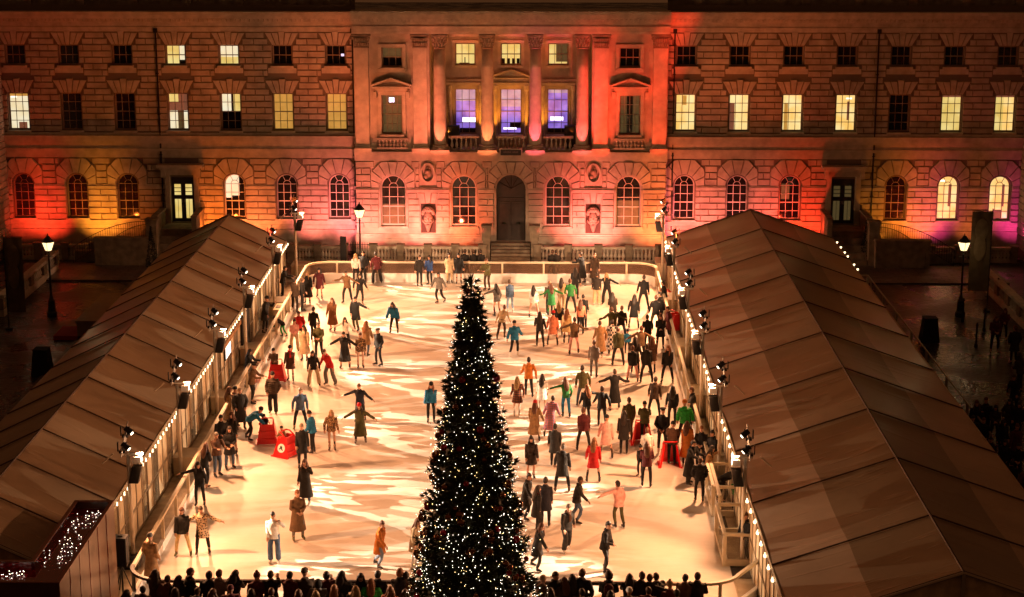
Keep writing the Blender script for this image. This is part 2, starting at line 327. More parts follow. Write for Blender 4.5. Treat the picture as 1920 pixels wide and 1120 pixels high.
SPK=mat('speaker_black',(.012,.01,.009),.5,var=.3,vscale=8)
SCREEN=mat('lit_screen',(1,1,1),.4,emit=(1,.93,.85),es=1.6)
WOOD=mat('varnished_timber',(.28,.12,.03),.5,var=.3,vscale=3)
REDM=mat('red_carpet',(.25,.01,.01),.9)
BAN=mat('banner_cloth',(.10,.065,.03),.8,var=.35,vscale=2)
BAN2=mat('banner_pale_print',(.17,.12,.065),.8,var=.3,vscale=3)
SHRUB=mat('dark_yew',(.012,.02,.008),.8)
PLQ=mat('dark_plaque',(.02,.008,.008),.5)
CHALK=mat('plaque_lettering',(.16,.1,.09),.6)
# ---------------------------------------------------------------- the palace across the court
rnd=random.Random(5)
PB=(-1.76,106,0)
PAL=empty('palace',PB,label='long neoclassical stone palace with columned centre, lit in coloured light behind the rink',cat='building')
def P(mb,name,mats,loc=PB,parent=PAL,smooth=False,fix=True,**k): return tag(mb.build(name,mats,parent,loc,smooth,fix),**k)
def wall_holes(mb,x0,x1,z0,z1,y,ops,depth=.3,mi=0):
    """ops: (xc,hw,zb,zt,arch) sorted by xc, zt is the springing when arch"""
    q=lambda a,b,c,d: mb.add([(a,y,c),(b,y,c),(b,y,d),(a,y,d)],[(0,1,2,3)],mi) if b-a>1e-4 and d-c>1e-4 else None
    cx=x0
    for xc,hw,zb,zt,ar in sorted(ops):
        q(cx,xc-hw,z0,z1); q(xc-hw,xc+hw,z0,zb)
        pts=[(xc-hw,zb),(xc+hw,zb),(xc+hw,zt)]
        if ar:
            n=12; arc=[(xc+hw*math.cos(PI*i/n),zt+hw*math.sin(PI*i/n)) for i in range(n+1)]
            for i in range(n):
                a,b=arc[i],arc[i+1]; mb.add([(a[0],y,a[1]),(a[0],y,z1),(b[0],y,z1),(b[0],y,b[1])],[(0,1,2,3)],mi)
            pts=pts[:2]+arc
        else:
            q(xc-hw,xc+hw,zt,z1); pts.append((xc-hw,zt))
        n=len(pts)
        for i in range(n):
            a,b=pts[i],pts[(i+1)%n]
            mb.add([(a[0],y,a[1]),(b[0],y,b[1]),(b[0],y+depth,b[1]),(a[0],y+depth,a[1])],[(0,1,2,3)],mi)
        cx=xc+hw
    q(cx,x1,z0,z1)
def courses(mb,x0,x1,z0,z1,h,y,excl,L=1.05,d=.07):
    nz=max(1,round((z1-z0)/h)); h=(z1-z0)/nz; g=.022
    for r in range(nz):
        a=z0+r*h; b=a+h; iv=[(x0,x1)]
        for e in excl:
            lo,hi=e(a,b) if callable(e) else ((e[0],e[1]) if e[2]<b-.03 and e[3]>a+.03 else (0,0))
            if hi<=lo: continue
            iv=[t for (p,q) in iv for t in ((p,min(q,lo)),(max(p,hi),q)) if t[1]-t[0]>.06]
        off=(r%2)*L/2
        for p,q in iv:
            n0=math.floor((p-off)/L); cuts=[p]
            k=n0+1
            while off+k*L<q-.25:
                if off+k*L-cuts[-1]>.25: cuts.append(off+k*L+rnd.uniform(-.04,.04))
                k+=1
            cuts.append(q)
            for i in range(len(cuts)-1): mb.block(cuts[i]+g/2,cuts[i+1]-g/2,a+g,b-g,y,d+rnd.uniform(-.006,.006),rnd.choice((0,0,0,1,2)))
def fan_flat(mb,xc,hw,zt,zh,y,n=5,d=.085,splay=.42):
    tot=2*hw; 
    for i in range(n):
        a0=-1+2*i/n; a1=-1+2*(i+1)/n; g=.018
        key=(i==n//2); top=zh+(.10 if key else 0)
        p=[(xc+a0*hw+g,zt+.02),(xc+a1*hw-g,zt+.02),(xc+a1*(hw+splay)-g,top),(xc+a0*(hw+splay)+g,top)]
        mb.prismY(p,y-d-(.05 if key else 0),y,ch=.02)
    return lambda a,b:(xc-hw-splay*min(1,max(0,(b-zt)/(zh-zt)))-.02,xc+hw+splay*min(1,max(0,(b-zt)/(zh-zt)))+.02) if b>zt+.02 and a<zh-.05 else (0,0)
def fan_arch(mb,xc,r,zs,ztop,wmax,y,n=7,d=.085):
    H=ztop-zs; S=wmax+H*.62
    def out(t):
        c,s=math.cos(t),math.sin(t); k=min(wmax/abs(c) if abs(c)>1e-6 else 99,H/s if s>1e-6 else 99,S/(abs(c)+s)); return k
    for i in range(n):
        a=PI*i/n+.012; b=PI*(i+1)/n-.012; inn=[];ou=[]
        for j in range(4):
            t=a+(b-a)*j/3; inn.append((xc+(r+.07)*math.cos(t),zs+(r+.07)*math.sin(t))); o=out(t)-.02; ou.append((xc+o*math.cos(t),zs+o*math.sin(t)))
        mb.prismY(inn+ou[::-1],y-d-(.06 if i==n//2 else 0),y,ch=.02)
    def ex(a,b):
        if b<zs+.05 or a>ztop-.03: return (0,0)
        w=wmax if b<=zs+.05 else min(wmax,S-(a-zs)); w=max(w,min(wmax,S-(a-zs)))
        return (xc-w,xc+w)
    return ex
def window(name,xc,zb,zt,hw,arch,yf,style,cols=3,rows=4,bar=BARW,label=None,sill=True,depth=.26,parts=None):
    """a sash window, origin at the middle of its sill"""
    loc=(xc,yf,zb); m=MB(); fy=yf+depth
    ztop=zt+hw if arch else zt; t=.033
    m.box(xc-hw,xc-hw+.07,fy-.05,fy+.03,zb,zt); m.box(xc+hw-.07,xc+hw,fy-.05,fy+.03,zb,zt)
    m.box(xc-hw+.07,xc+hw-.07,fy-.05,fy+.03,zb,zb+.09)
    if not arch: m.box(xc-hw+.07,xc+hw-.07,fy-.05,fy+.03,zt-.07,zt)
    xs=[xc-hw+2*hw*i/cols for i in range(1,cols)]; zz=[zb+(zt-zb)*i/rows for i in range(1,rows+ (1 if arch else 0))]
    for x in xs: m.box(x-t/2,x+t/2,fy-.03,fy+.01,zb+.09,zt if arch else zt-.07)
    for i,z in enumerate(zz):
        th=t*(1.7 if i==rows//2-1 else 1); m.box(xc-hw+.07,xc+hw-.07,fy-.034,fy+.006,z-th/2,z+th/2)
    if arch:
        n=14
        for i in range(n):
            a=PI*i/n;b=PI*(i+1)/n
            for r0,r1 in ((hw-.07,hw),):
                m.prismY([(xc+r0*math.cos(a),zt+r0*math.sin(a)),(xc+r1*math.cos(a),zt+r1*math.sin(a)),(xc+r1*math.cos(b),zt+r1*math.sin(b)),(xc+r0*math.cos(b),zt+r0*math.sin(b))],fy-.05,fy+.03)
        ri=hw*.36
        for i in range(8):
            a=PI*i/8;b=PI*(i+1)/8
            m.bar((xc+ri*math.cos(a),fy-.012,zt+ri*math.sin(a)),(xc+ri*math.cos(b),fy-.012,zt+ri*math.sin(b)),t*.55,n=4)
        for a in (R(62),R(118)): m.bar((xc+ri*math.cos(a),fy-.012,zt+ri*math.sin(a)),(xc+(hw-.05)*math.cos(a),fy-.012,zt+(hw-.05)*math.sin(a)),t*.55,n=4)
    W=P(m,name,bar,loc,label=label)
    g=MB(); mats=[]
    def rect(a,b,c,d,M,dy=.02):
        if M not in mats: mats.append(M)
        g.add([(xc-hw+2*hw*a,fy+dy,zb+(ztop-zb)*c),(xc-hw+2*hw*b,fy+dy,zb+(ztop-zb)*c),(xc-hw+2*hw*b,fy+dy,zb+(ztop-zb)*d),(xc-hw+2*hw*a,fy+dy,zb+(ztop-zb)*d)],[(0,1,2,3)],mats.index(M))
    for q in (parts or [(0,1,0,1,style)]): rect(*q)
    P(g,'pane',mats,loc,W)
    if sill:
        s=MB(); s.box(xc-hw-.1,xc+hw+.1,yf-.16,yf+.2,zb-.13,zb-.005); P(s,'sill',STONE2,loc,W)
    return W
def lit(): return LITY
def lit_parts(st,sd):
    r=random.Random(sd); o=[(0,1,0,1,st)]
    if r.random()<.7: a=r.uniform(.05,.6); o.append((a,a+.28,.86,.90,STAGEW,.012))
    if r.random()<.8: a=r.uniform(0,.5); o.append((a,a+r.uniform(.2,.45),0,r.uniform(.1,.3),ROOMB,.013))
    if r.random()<.5: a=r.uniform(.5,.8); o.append((a,a+.12,.3,.8,ROOMB,.014))
    if r.random()<.4: o.append((0,1,.9,1,LITB,.015))
    return o
# ---- the two wings
def wing(us_top,us_mid,us_gf,door_u,x0,x1,styles_t,styles_m,styles_g,side):
    Y=107.0; ops1=[];ops2=[];ops3=[];ex=[]
    wall=MB(); tr=MB(); ms=MB()
    for i,(u,s) in enumerate(zip(us_gf,styles_g)):
        xc=YX(u,370,Y+.2)[0]; ops1.append((xc,.62,1.98,4.02,True))
        ex.append(fan_arch(tr,xc,.62,4.02,5.62,1.2,Y)); ex.append((xc-.66,xc+.66,1.9,4.02))
        st,pr=s if isinstance(s,tuple) else (s,None)
        if pr is None and st in (LITY,LITW,LITG): pr=lit_parts(st,u)
        dark=st in (GLASS,)
        window('window',xc,1.98,4.02,.62,True,Y,st,3,4,BARW if dark else BARD,parts=pr)
    xd=YX(door_u,370,Y)[0]; ops1.append((xd,.7,1.75,4.45,False)); ex.append((xd-1.0,xd+1.0,1.4,5.62))
    for u,s in zip(us_mid,styles_m):
        xc=YX(u,212,Y+.2)[0]; ops2.append((xc,.6,7.25,9.45,False)); ex.append(fan_flat(tr,xc,.6,9.45,10.22,Y)); ex.append((xc-.63,xc+.63,7.1,9.45))
        st,pr=s if isinstance(s,tuple) else (s,None)
        if pr is None and st in (LITY,LITW,LITG): pr=lit_parts(st,u)
        window('window',xc,7.25,9.45,.6,False,Y,st,3,4,BARD,parts=pr)
    for u,s in zip(us_top,styles_t):
        xc=YX(u,104,Y+.2)[0]; ops3.append((xc,.58,11.08,12.27,False)); ex.append(fan_flat(tr,xc,.58,12.27,13.0,Y)); ex.append((xc-.61,xc+.61,11.0,12.27)); ex.append((xc-.85,xc+.85,10.62,11.0))
        tr.box(xc-.83,xc+.83,Y-.09,Y,10.64,10.94)
        st,pr=s if isinstance(s,tuple) else (s,None)
        if pr is None and st in (LITY,LITW,LITG): pr=lit_parts(st,u)
        window('window',xc,11.08,12.27,.58,False,Y,st,3,2,BARD,parts=pr)
    wall_holes(wall,x0,x1,-.3,6.0,Y,ops1); wall_holes(wall,x0,x1,6.0,10.5,Y,ops2); wall_holes(wall,x0,x1,10.5,14.6,Y,ops3)
    courses(ms,x0,x1,1.9,3.74,.385,Y,ex); courses(ms,x0,x1,4.05,5.62,.39,Y,ex); courses(ms,x0,x1,7.16,13.03,.367,Y,ex)
    wall.merge(ms,1); P(wall,'wall',[STONED,STONE,STONE_B,STONE_C],fix=False)
    # mouldings, butted or proud of one another
    xs=[x0]+sorted([o[0] for o in ops1])+[x1]
    prev=x0
    for o in sorted(ops1):
        hw=1.0 if o[0]==xd else .68
        tr.box(prev,o[0]-hw,Y-.15,Y,3.76,3.95); tr.box(prev,o[0]-hw,Y-.10,Y,3.95,4.04); prev=o[0]+hw
    tr.box(prev,x1,Y-.15,Y,3.76,3.95); tr.box(prev,x1,Y-.10,Y,3.95,4.04)
    for z0,z1,d in ((1.62,1.88,.14),(1.36,1.6,.1),(.02,1.34,.16),(5.64,6.02,.10),(6.03,6.2,.2),(6.21,6.5,.13),(6.51,6.66,.28),(6.67,6.98,.36),(6.99,7.13,.16),(13.05,13.26,.1),(13.27,13.34,.16),(13.35,13.62,.12),(13.63,13.82,.3),(13.83,14.06,.52),(14.07,14.25,.66)):
        if z0<1.9: tr.box(x0,xd-.75,Y-d,Y,z0,z1); tr.box(xd+.75,x1,Y-d,Y,z0,z1)
        else: tr.box(x0,x1,Y-d,Y,z0,z1)
    x=x0+.1
    while x<x1-.2: tr.box(x,x+.13,Y-.42,Y-.3,13.66,13.81); x+=.27
    P(tr,'moulding',STONE2)
    at=MB(); at.box(x0,x1,Y+.35,Y+.6,14.26,16.6); at.box(x0,x1,Y+.25,Y+.35,14.9,15.05)
    xx=x0+1.5
    while xx<x1: at.box(xx,xx+.5,Y+.22,Y+.349,14.27,16.2); xx+=3.1
    P(at,'parapet',SOOT)
    # doorcase and its hood
    d=MB(); 
    for s in (-1,1):
        d.box(xd+s*.86-.15,xd+s*.86+.15,Y-.2,Y-.005,1.5,4.6)
        d.prismY([(xd+s*1.05-.13,4.5),(xd+s*1.05+.13,4.5),(xd+s*1.05+.13,5.1),(xd+s*1.05-.13,5.1)],Y-.45,Y-.21)
    d.box(xd-1.0,xd+1.0,Y-.24,Y-.005,4.61,4.95); d.box(xd-1.35,xd+1.35,Y-.85,Y-.005,5.12,5.3); d.box(xd-1.2,xd+1.2,Y-.65,Y-.006,4.97,5.11)
    P(d,'doorcase',STONE2)
    dr=MB(); dy=Y+.2
    dr.box(xd-.69,xd+.69,dy,dy+.06,1.76,4.44)
    D=P(dr,'door',DOORM,(xd,Y,1.76))
    for s in (-1,1):
        pn=MB(); pn.box(xd+s*.33-.19,xd+s*.33+.19,dy-.02,dy-.004,3.35,4.0); pn.box(xd+s*.33-.19,xd+s*.33+.19,dy-.02,dy-.004,1.95,3.1)
        P(pn,'glazed_panel',LITG if side<0 else CURT,(xd,Y,1.76),D)
        br=MB()
        for z in (3.55,3.78): br.box(xd+s*.33-.19,xd+s*.33+.19,dy-.03,dy-.021,z-.02,z+.02)
        br.box(xd+s*.33-.012,xd+s*.33+.012,dy-.035,dy-.031,1.95,3.1)
        P(br,'glazing_bar',DOORM,(xd,Y,1.76),D)
    for s in (-1,1):
        h=MB(); h.box(xd+s*.06-.015,xd+s*.06+.015,dy-.05,dy-.003,2.9,3.1); P(h,'handle',CHROME,(xd,Y,1.76),D)
    return xd
K=GLASS;Kr=GLASSR
half_lit=(K,[(0,1,0,.45,K),(0,.35,.45,1,LITW),(.35,.7,.5,1,LITW),(.7,1,.45,1,K)])
XL0=-31.75; XL1=-10.88; XR0=7.33; XR1=28.3
xdL=wing([30,130,230,330,430,530,630],[37,136,236,335,434,532,632],[47,147,242,441,539,637],343,XL0,XL1,
 [K,K,K,(LITW,[(0,.65,0,1,LITG),(.65,1,.25,1,LITW),(.65,1,0,.25,SILH)]),(LITW,[(0,1,0,.4,LITG),(0,1,.4,1,LITW)]),K,(K,[(0,1,0,1,K),(.75,.9,.45,.55,STAGE,.012)])],
 [LITW,Kr,Kr,(LITW,[(0,.45,0,.52,LITW),(.45,.75,0,.52,CURT),(.75,1,0,.52,LITW),(0,1,.52,.75,ROOMB),(0,.5,.75,1,LITG),(.5,1,.75,1,ROOMB)]),(K,[(0,1,0,.5,K),(0,.5,.5,1,LITW),(.5,.62,.5,1,SILH),(.62,1,.5,1,LITG)]),LITB,LITB],
 [Kr,Kr,Kr,half_lit,K,K],-1)
xdR=wing([1287,1387,1488,1588,1689,1789,1889],[1285,1385,1485,1585,1685,1783,1883],[1282,1381,1480,1678,1776,1873],1580,XR0,XR1,
 [K,K,K,Kr,Kr,K,K],
 [(LITY,[(0,1,0,1,LITY),(.35,.55,.7,.95,LITB,.012)]),(LITY,[(0,.3,.0,.75,ROOMB),(0,.3,.75,1,LITY),(.3,1,0,1,LITY)]),(LITY,[(0,.12,0,1,LITY),(.12,.3,.0,.75,LITB),(.12,.3,.75,1,LITY),(.3,1,0,1,LITY)]),LITY,K,(LITG,[(0,1,0,.92,LITG),(0,1,.92,1,ROOMB)]),(LITY,[(0,.45,0,.92,LITG),(.45,1,0,.92,LITY),(0,1,.92,1,ROOMB)])],
 [K,K,(K,[(0,1,0,1,K),(.1,.5,.45,.8,CURT,.012)]),Kr,LITY,LITY],1)
# return walls where the side ranges of the court begin
for xr,s in ((XL0,-1),(XR1,1)):
    m=MB(); x0=xr if s>0 else xr-.5
    m.box(x0,x0+.5,90,107,-.3,14.5); 
    b=MB()
    for z in np.arange(.5,13.2,.385):
        for y in np.arange(90,106.7,1.05):
            yy=y+(.5 if int(z/.385)%2 else 0); y1=min(yy+1.02,106.9); xf=xr+(-s)*.07
            if y1>yy+.2: b.add([(xr,yy,z),(xr,y1,z),(xr,y1,z+.36),(xr,yy,z+.36),(xf,yy+.02,z+.02),(xf,y1-.02,z+.02),(xf,y1-.02,z+.34),(xf,yy+.02,z+.34)],[(4,5,6,7),(0,1,5,4),(1,2,6,5),(2,3,7,6),(3,0,4,7)])
    m.merge(b,1); P(m,'side_wall',[STONED,STONE],fix=False)
# ---- the projecting centre
Y=106.0; CX0,CX1=-10.88,7.33; YB=108.0
wall=MB(); tr=MB(); ms=MB(); ex=[]; ops=[]
cg=[(738,(K,[(0,1,0,.42,CURT),(0,1,.42,.8,K),(0,1,.8,1,K)])),(870,K),(1046,(K,[(0,1,0,.3,Kr),(0,1,.3,1,K)])),(1178,(K,[(0,1,0,.5,CURT),(0,1,.5,1,K)]))]
for u,(st,pr) in [(u,s if isinstance(s,tuple) else (s,None)) for u,s in cg]:
    xc=YX(u,370,Y+.2)[0]; ops.append((xc,.74,1.75,4.02,True)); ex.append(fan_arch(tr,xc,.74,4.02,5.62,1.3,Y,9)); ex.append((xc-.85,xc+.85,1.2,4.02))
    window('window',xc,1.75,4.02,.74,True,Y,st,3,4,BARW,parts=pr)
    tr.box(xc-.9,xc+.9,Y-.06,Y,1.28,1.6)
xd=YX(958,380,Y)[0]; ops.append((xd,.86,.85,3.95,True)); ex.append(fan_arch(tr,xd,.9,3.95,5.62,1.35,Y,9)); ex.append((xd-1.0,xd+1.0,.5,3.95))
XM=[YX(803,400,Y)[0],YX(1112,400,Y)[0]]
for x in XM:
    ex.append((x-.46,x+.46,1.3,3.1)); ex.append(fan_flat(tr,x,.42,3.1,3.74,Y,3,splay=.2)); ex.append((x-.5,x+.5,4.05,5.62))
wall_holes(wall,CX0,CX1,-.3,6.0,Y,ops,.32)
LX0=YX(806,200,Y)[0]; LX1=YX(1110,200,Y)[0]
ops2=[(YX(735,215,Y)[0],.6,7.2,9.5,False),(YX(1181,215,Y)[0],.6,7.2,9.5,False)]
ops3=[(YX(735,108,Y)[0],.6,11.1,12.25,False),(YX(1181,108,Y)[0],.6,11.1,12.25,False)]
for a,b in ((CX0,LX0),(LX1,CX1)):
    wall_holes(wall,a,b,6.0,10.3,Y,[o for o in ops2 if a<o[0]<b]); wall_holes(wall,a,b,10.3,13.03,Y,[o for o in ops3 if a<o[0]<b])
lo=[YX(u,210,YB)[0] for u in (873,958,1046)]
opl=[(x,.64,6.9,9.62,False) for x in lo]; oph=[(x,.6,11.0,12.3,False) for x in lo]
wall_holes(wall,LX0,LX1,6.2,10.3,YB,opl); wall_holes(wall,LX0,LX1,10.3,13.03,YB,oph)
wall.add([(LX0,Y,6),(LX0,YB,6),(LX0,YB,13.1),(LX0,Y,13.1)],[(0,1,2,3)]); wall.add([(LX1,Y,6),(LX1,YB,6),(LX1,YB,13.1),(LX1,Y,13.1)],[(0,1,2,3)])
wall.box(LX0,LX1,Y,YB+.3,6.0,6.2); wall.box(CX0,CX1,Y,YB+.3,13.04,14.3)
wall.box(CX0-.001,CX0+.05,Y+.01,107.3,-.3,14.3); wall.box(CX1-.05,CX1+.001,Y+.01,107.3,-.3,14.3)
courses(ms,CX0,CX1,1.62,3.74,.385,Y,ex); courses(ms,CX0,CX1,4.05,5.62,.39,Y,ex)
wall.merge(ms,0); P(wall,'wall',[STONE,STONE_B,STONE_C],fix=False)
prev=CX0
for xc,hw in sorted([(o[0],o[1]+.1) for o in ops]):
    tr.box(prev,xc-hw,Y-.15,Y,3.76,3.95); tr.box(prev,xc-hw,Y-.1,Y,3.951,4.04); prev=xc+hw
tr.box(prev,CX1,Y-.15,Y,3.76,3.95); tr.box(prev,CX1,Y-.1,Y,3.951,4.04)
for a,b in ((CX0-.05,xd-1.4),(xd+1.4,CX1+.05)):
    tr.box(a,b,Y-.16,Y,1.18,1.27); tr.box(a,b,Y-.22,Y,1.05,1.17); tr.box(a,b,Y-.12,Y,.4,1.04); tr.box(a,b,Y-.3,Y,.2,.39)
for x in XM+[o[0] for o in ops if o[0]!=xd]: tr.box(x-.62,x+.62,Y-.17,Y-.121,.42,1.0)
for z0,z1,d in ((5.64,6.0,.08),(6.01,6.19,.2),(13.05,13.2,.1),(13.21,13.44,.16),(13.45,13.52,.24),(13.53,13.76,.16),(13.77,13.92,.34),(13.93,14.18,.6),(14.19,14.4,.76)):
    tr.box(CX0-.05,CX1+.05,Y-d-.25 if z0>13 else Y-d,Y+.02 if z0<13 else Y,z0,z1)
x=CX0
while x<CX1-.1: tr.box(x,x+.13,Y-.74,Y-.6,13.78,13.915); x+=.27
# architraves of the side windows
for o in ops2+ops3:
    xc,hw,zb,zt=o[:4]; b=.2
    tr.box(xc-hw-b,xc-hw-.005,Y-.1,Y,zb-.05,zt+.0); tr.box(xc+hw+.005,xc+hw+b,Y-.1,Y,zb-.05,zt); tr.box(xc-hw-b,xc+hw+b,Y-.1,Y,zt+.005,zt+b)
    if o in ops3: tr.box(xc-hw-b,xc+hw+b,Y-.12,Y,zb-b-.06,zb-.06)
    else:
        tr.box(xc-.95,xc+.95,Y-.2,Y,zt+.22,zt+.4)
        for s in (-1,1): tr.box(xc+s*.95-.09,xc+s*.95+.09,Y-.28,Y,zt-.15,zt+.21)
for x in lo:   # small entablature over the loggia windows
    tr.box(x-1.25,x+1.25,YB-.28,YB,9.86,10.02); tr.box(x-1.2,x+1.2,YB-.18,YB,10.03,10.2)
    for s in (-1,1):
        tr.lathe([(.15,6.9),(.15,7.0),(.12,7.05),(.115,9.5),(.16,9.6),(.17,9.85)],x+s*.92,YB-.16,10)
    tr.box(x-.78,x-.61,YB-.08,YB,10.9,12.45); tr.box(x+.61,x+.78,YB-.08,YB,10.9,12.45); tr.box(x-.61,x+.61,YB-.08,YB,12.32,12.48)
P(tr,'moulding',STONE2)
def pediment(x,z,hw,y,d=.38):
    m=MB(); m.box(x-hw,x+hw,y-d,y,z,z+.09)
    for s in (-1,1): m.prismY([(x+s*hw,z+.095),(x,z+.5),(x,z+.61),(x+s*(hw+.06),z+.2)],y-d-.03,y)
    m.prismY([(x-hw+.15,z+.1),(x+hw-.15,z+.1),(x,z+.49)],y-.12,y)
    P(m,'pediment',STONE2,(x,y,z))
for o in ops2: pediment(o[0],9.93,1.12,Y)
pediment(lo[1],10.21,1.1,YB,.25)
for i,(o,st) in enumerate(zip(ops2,((K,[(0,1,0,1,CURT),(.35,.6,.8,.92,STAGE,.012)]),(K,[(0,1,0,1,CURT),(.35,.65,0,1,K,.01)])))):
    window('window',o[0],o[2],o[3],.6,False,Y,K,4,4,BARD,parts=st[1])
for o,st in zip(ops3,((K,[(0,1,0,.5,K),(0,1,.5,1,CURT)]),(K,None))): window('window',o[0],o[2],o[3],.6,False,Y,K,3,2,BARD,parts=st[1])
for o,pr in zip(opl,([(0,1,0,.72,LITP),(0,1,.72,1,LITPW),(.35,1,.26,.36,STAGE,.012),(0,1,0,.13,SILH,.012)],[(0,1,0,.6,LITP),(0,1,.6,1,LITPW),(.15,.75,.1,.14,STAGE,.01),(.45,1,.13,.26,SILH,.012)],[(0,1,0,.9,LITP),(0,1,.9,1,LITPW),(.15,.75,.3,.38,STAGE,.012),(0,1,0,.13,SILH,.012)])):
    window('window',o[0],o[2],o[3],.64,False,YB,K,3,4,BARD,parts=pr)
for o,pr in zip(oph,([(0,1,0,1,LITG),(.2,.7,0,.1,SILH,.012),(.45,.5,.1,.35,SILH,.012)],[(0,1,0,1,LITG),(.05,.2,0,.3,SILH,.012),(.3,.45,0,.3,SILH,.012),(.55,.7,0,.3,SILH,.012),(.78,.93,0,.3,SILH,.012)],[(0,.4,0,1,LITG),(.4,1,.15,1,CURT),(.4,1,0,.15,LITG)])):
    window('window',o[0],o[2],o[3],.6,False,YB,K,3,2,BARD,parts=pr)
# columns and pilasters
def capital(m,x,y,r,z,sq):
    m.lathe([(r,z),(r+.05,z+.03),(r+.0,z+.08)],x,y,16) if not sq else m.box(x-r-.03,x+r+.03,y-.16,y+.14,z,z+.07)
    for row,(zz,rr) in enumerate(((z+.1,r+.02),(z+.36,r+.07))):
        nn=12 if not sq else 7
        for i in range(nn):
            if sq: cx=x-r+2*r*i/(nn-1); cy=y-.16-.04*row; m.box(cx-.05,cx+.05,cy-.03,cy+.1,zz,zz+.2); m.box(cx-.05,cx+.05,cy-.09,cy-.03,zz+.13,zz+.22)
            else:
                a=2*PI*(i+.5*row)/nn; cx=x+rr*math.cos(a); cy=y+rr*math.sin(a); m.bar((cx,cy,zz),(x+(rr+.02)*math.cos(a),y+(rr+.02)*math.sin(a),zz+.17),.055,n=5); m.bar((x+(rr+.02)*math.cos(a),y+(rr+.02)*math.sin(a),zz+.17),(x+(rr+.1)*math.cos(a),y+(rr+.1)*math.sin(a),zz+.2),.05,n=5,r2=.02)
    if not sq: m.lathe([(r-.02,z+.08),(r+.03,z+.5),(r+.12,z+.68)],x,y,16)
    w=r+.15; 
    m.box(x-w,x+w,y-(.32 if sq else w),y+(.0 if sq else w-.02),z+.69,z+.79)
    for s in (-1,1): m.tube([(x+s*(w-.08),y-(.3 if sq else w-.02),z+.58),(x+s*(w-.08),y-(.2 if sq else w-.14),z+.58)],[.08,.08],8)
for u in (824,913.5,1003.5,1092):
    y=106.12; x=YX(u,190,y-.3)[0]; r=.37
    s=MB(); pr=[(r*1.0,6.62),(r*.985,8),(r*.96,9.5),(r*.91,11),(r*.86,12.22)]; s.lathe(pr,x,y,28)
    C=P(s,'column',STONE2,(x,y,6.2),smooth=True)
    b=MB(); b.lathe([(r+.17,6.33),(r+.19,6.38),(r+.17,6.44),(r+.08,6.47),(r+.08,6.5),(r+.13,6.54),(r+.1,6.59),(r+.01,6.62)],x,y,24); b.box(x-r-.2,x+r+.2,y-r-.2,y+r+.2,6.2,6.328)
    P(b,'base',STONE2,(x,y,6.2),C)
    c=MB(); capital(c,x,y,r*.86,12.22,False); P(c,'capital',SOOT,(x,y,6.2),C)
for u in (679,788,1127,1237):
    x=YX(u,190,Y-.1)[0]; r=.4
    s=MB(); s.box(x-r,x+r,Y-.14,Y+.0,6.6,12.22); C=P(s,'pilaster',STONE2,(x,Y,6.2))
    b=MB(); b.box(x-r-.12,x+r+.12,Y-.26,Y,6.2,6.4); b.box(x-r-.07,x+r+.07,Y-.21,Y,6.401,6.5); b.box(x-r-.03,x+r+.03,Y-.17,Y,6.501,6.599)
    P(b,'base',STONE2,(x,Y,6.2),C)
    c=MB(); capital(c,x,Y-.0,r,12.22,True); P(c,'capital',SOOT,(x,Y,6.2),C)
def bal_profile(z0,z1,r=.085):
    h=z1-z0; return [(r*.9,z0),(r*.9,z0+.06*h),(r*.5,z0+.12*h),(r*1.15,z0+.32*h),(r*1.0,z0+.45*h),(r*.42,z0+.72*h),(r*.55,z0+.84*h),(r*.9,z0+.92*h),(r*.9,z1)]
def balustrade(x0,x1,y,z0,z1,name,parent,M=STONE2,step=.24,dy=.13,rail=.12,plinth=.1):
    loc=((x0+x1)/2,y,z0)
    m=MB(); m.box(x0,x1,y-dy,y+dy,z1-rail,z1); m.box(x0,x1,y-dy+.02,y+dy-.02,z0,z0+plinth)
    B=tag(m.build(name,M,parent,loc))
    n=max(2,int((x1-x0-.1)/step)); m2=MB()
    for i in range(n): m2.lathe(bal_profile(z0+plinth,z1-rail),x0+.05+(x1-x0-.1)*(i+.5)/n,y,8)
    m2.build('balusters',M,B,loc,smooth=True)
    return B
colx=[YX(u,190,105.8)[0] for u in (824,913.5,1003.5,1092)]
for i in range(3): balustrade(colx[i]+.5,colx[i+1]-.5,106.2,6.2,7.08,'loggia_balustrade',PAL)
for o in ops2: balustrade(o[0]-.9,o[0]+.9,105.93,6.35,7.0,'window_balustrade',PAL,step=.2,dy=.1)
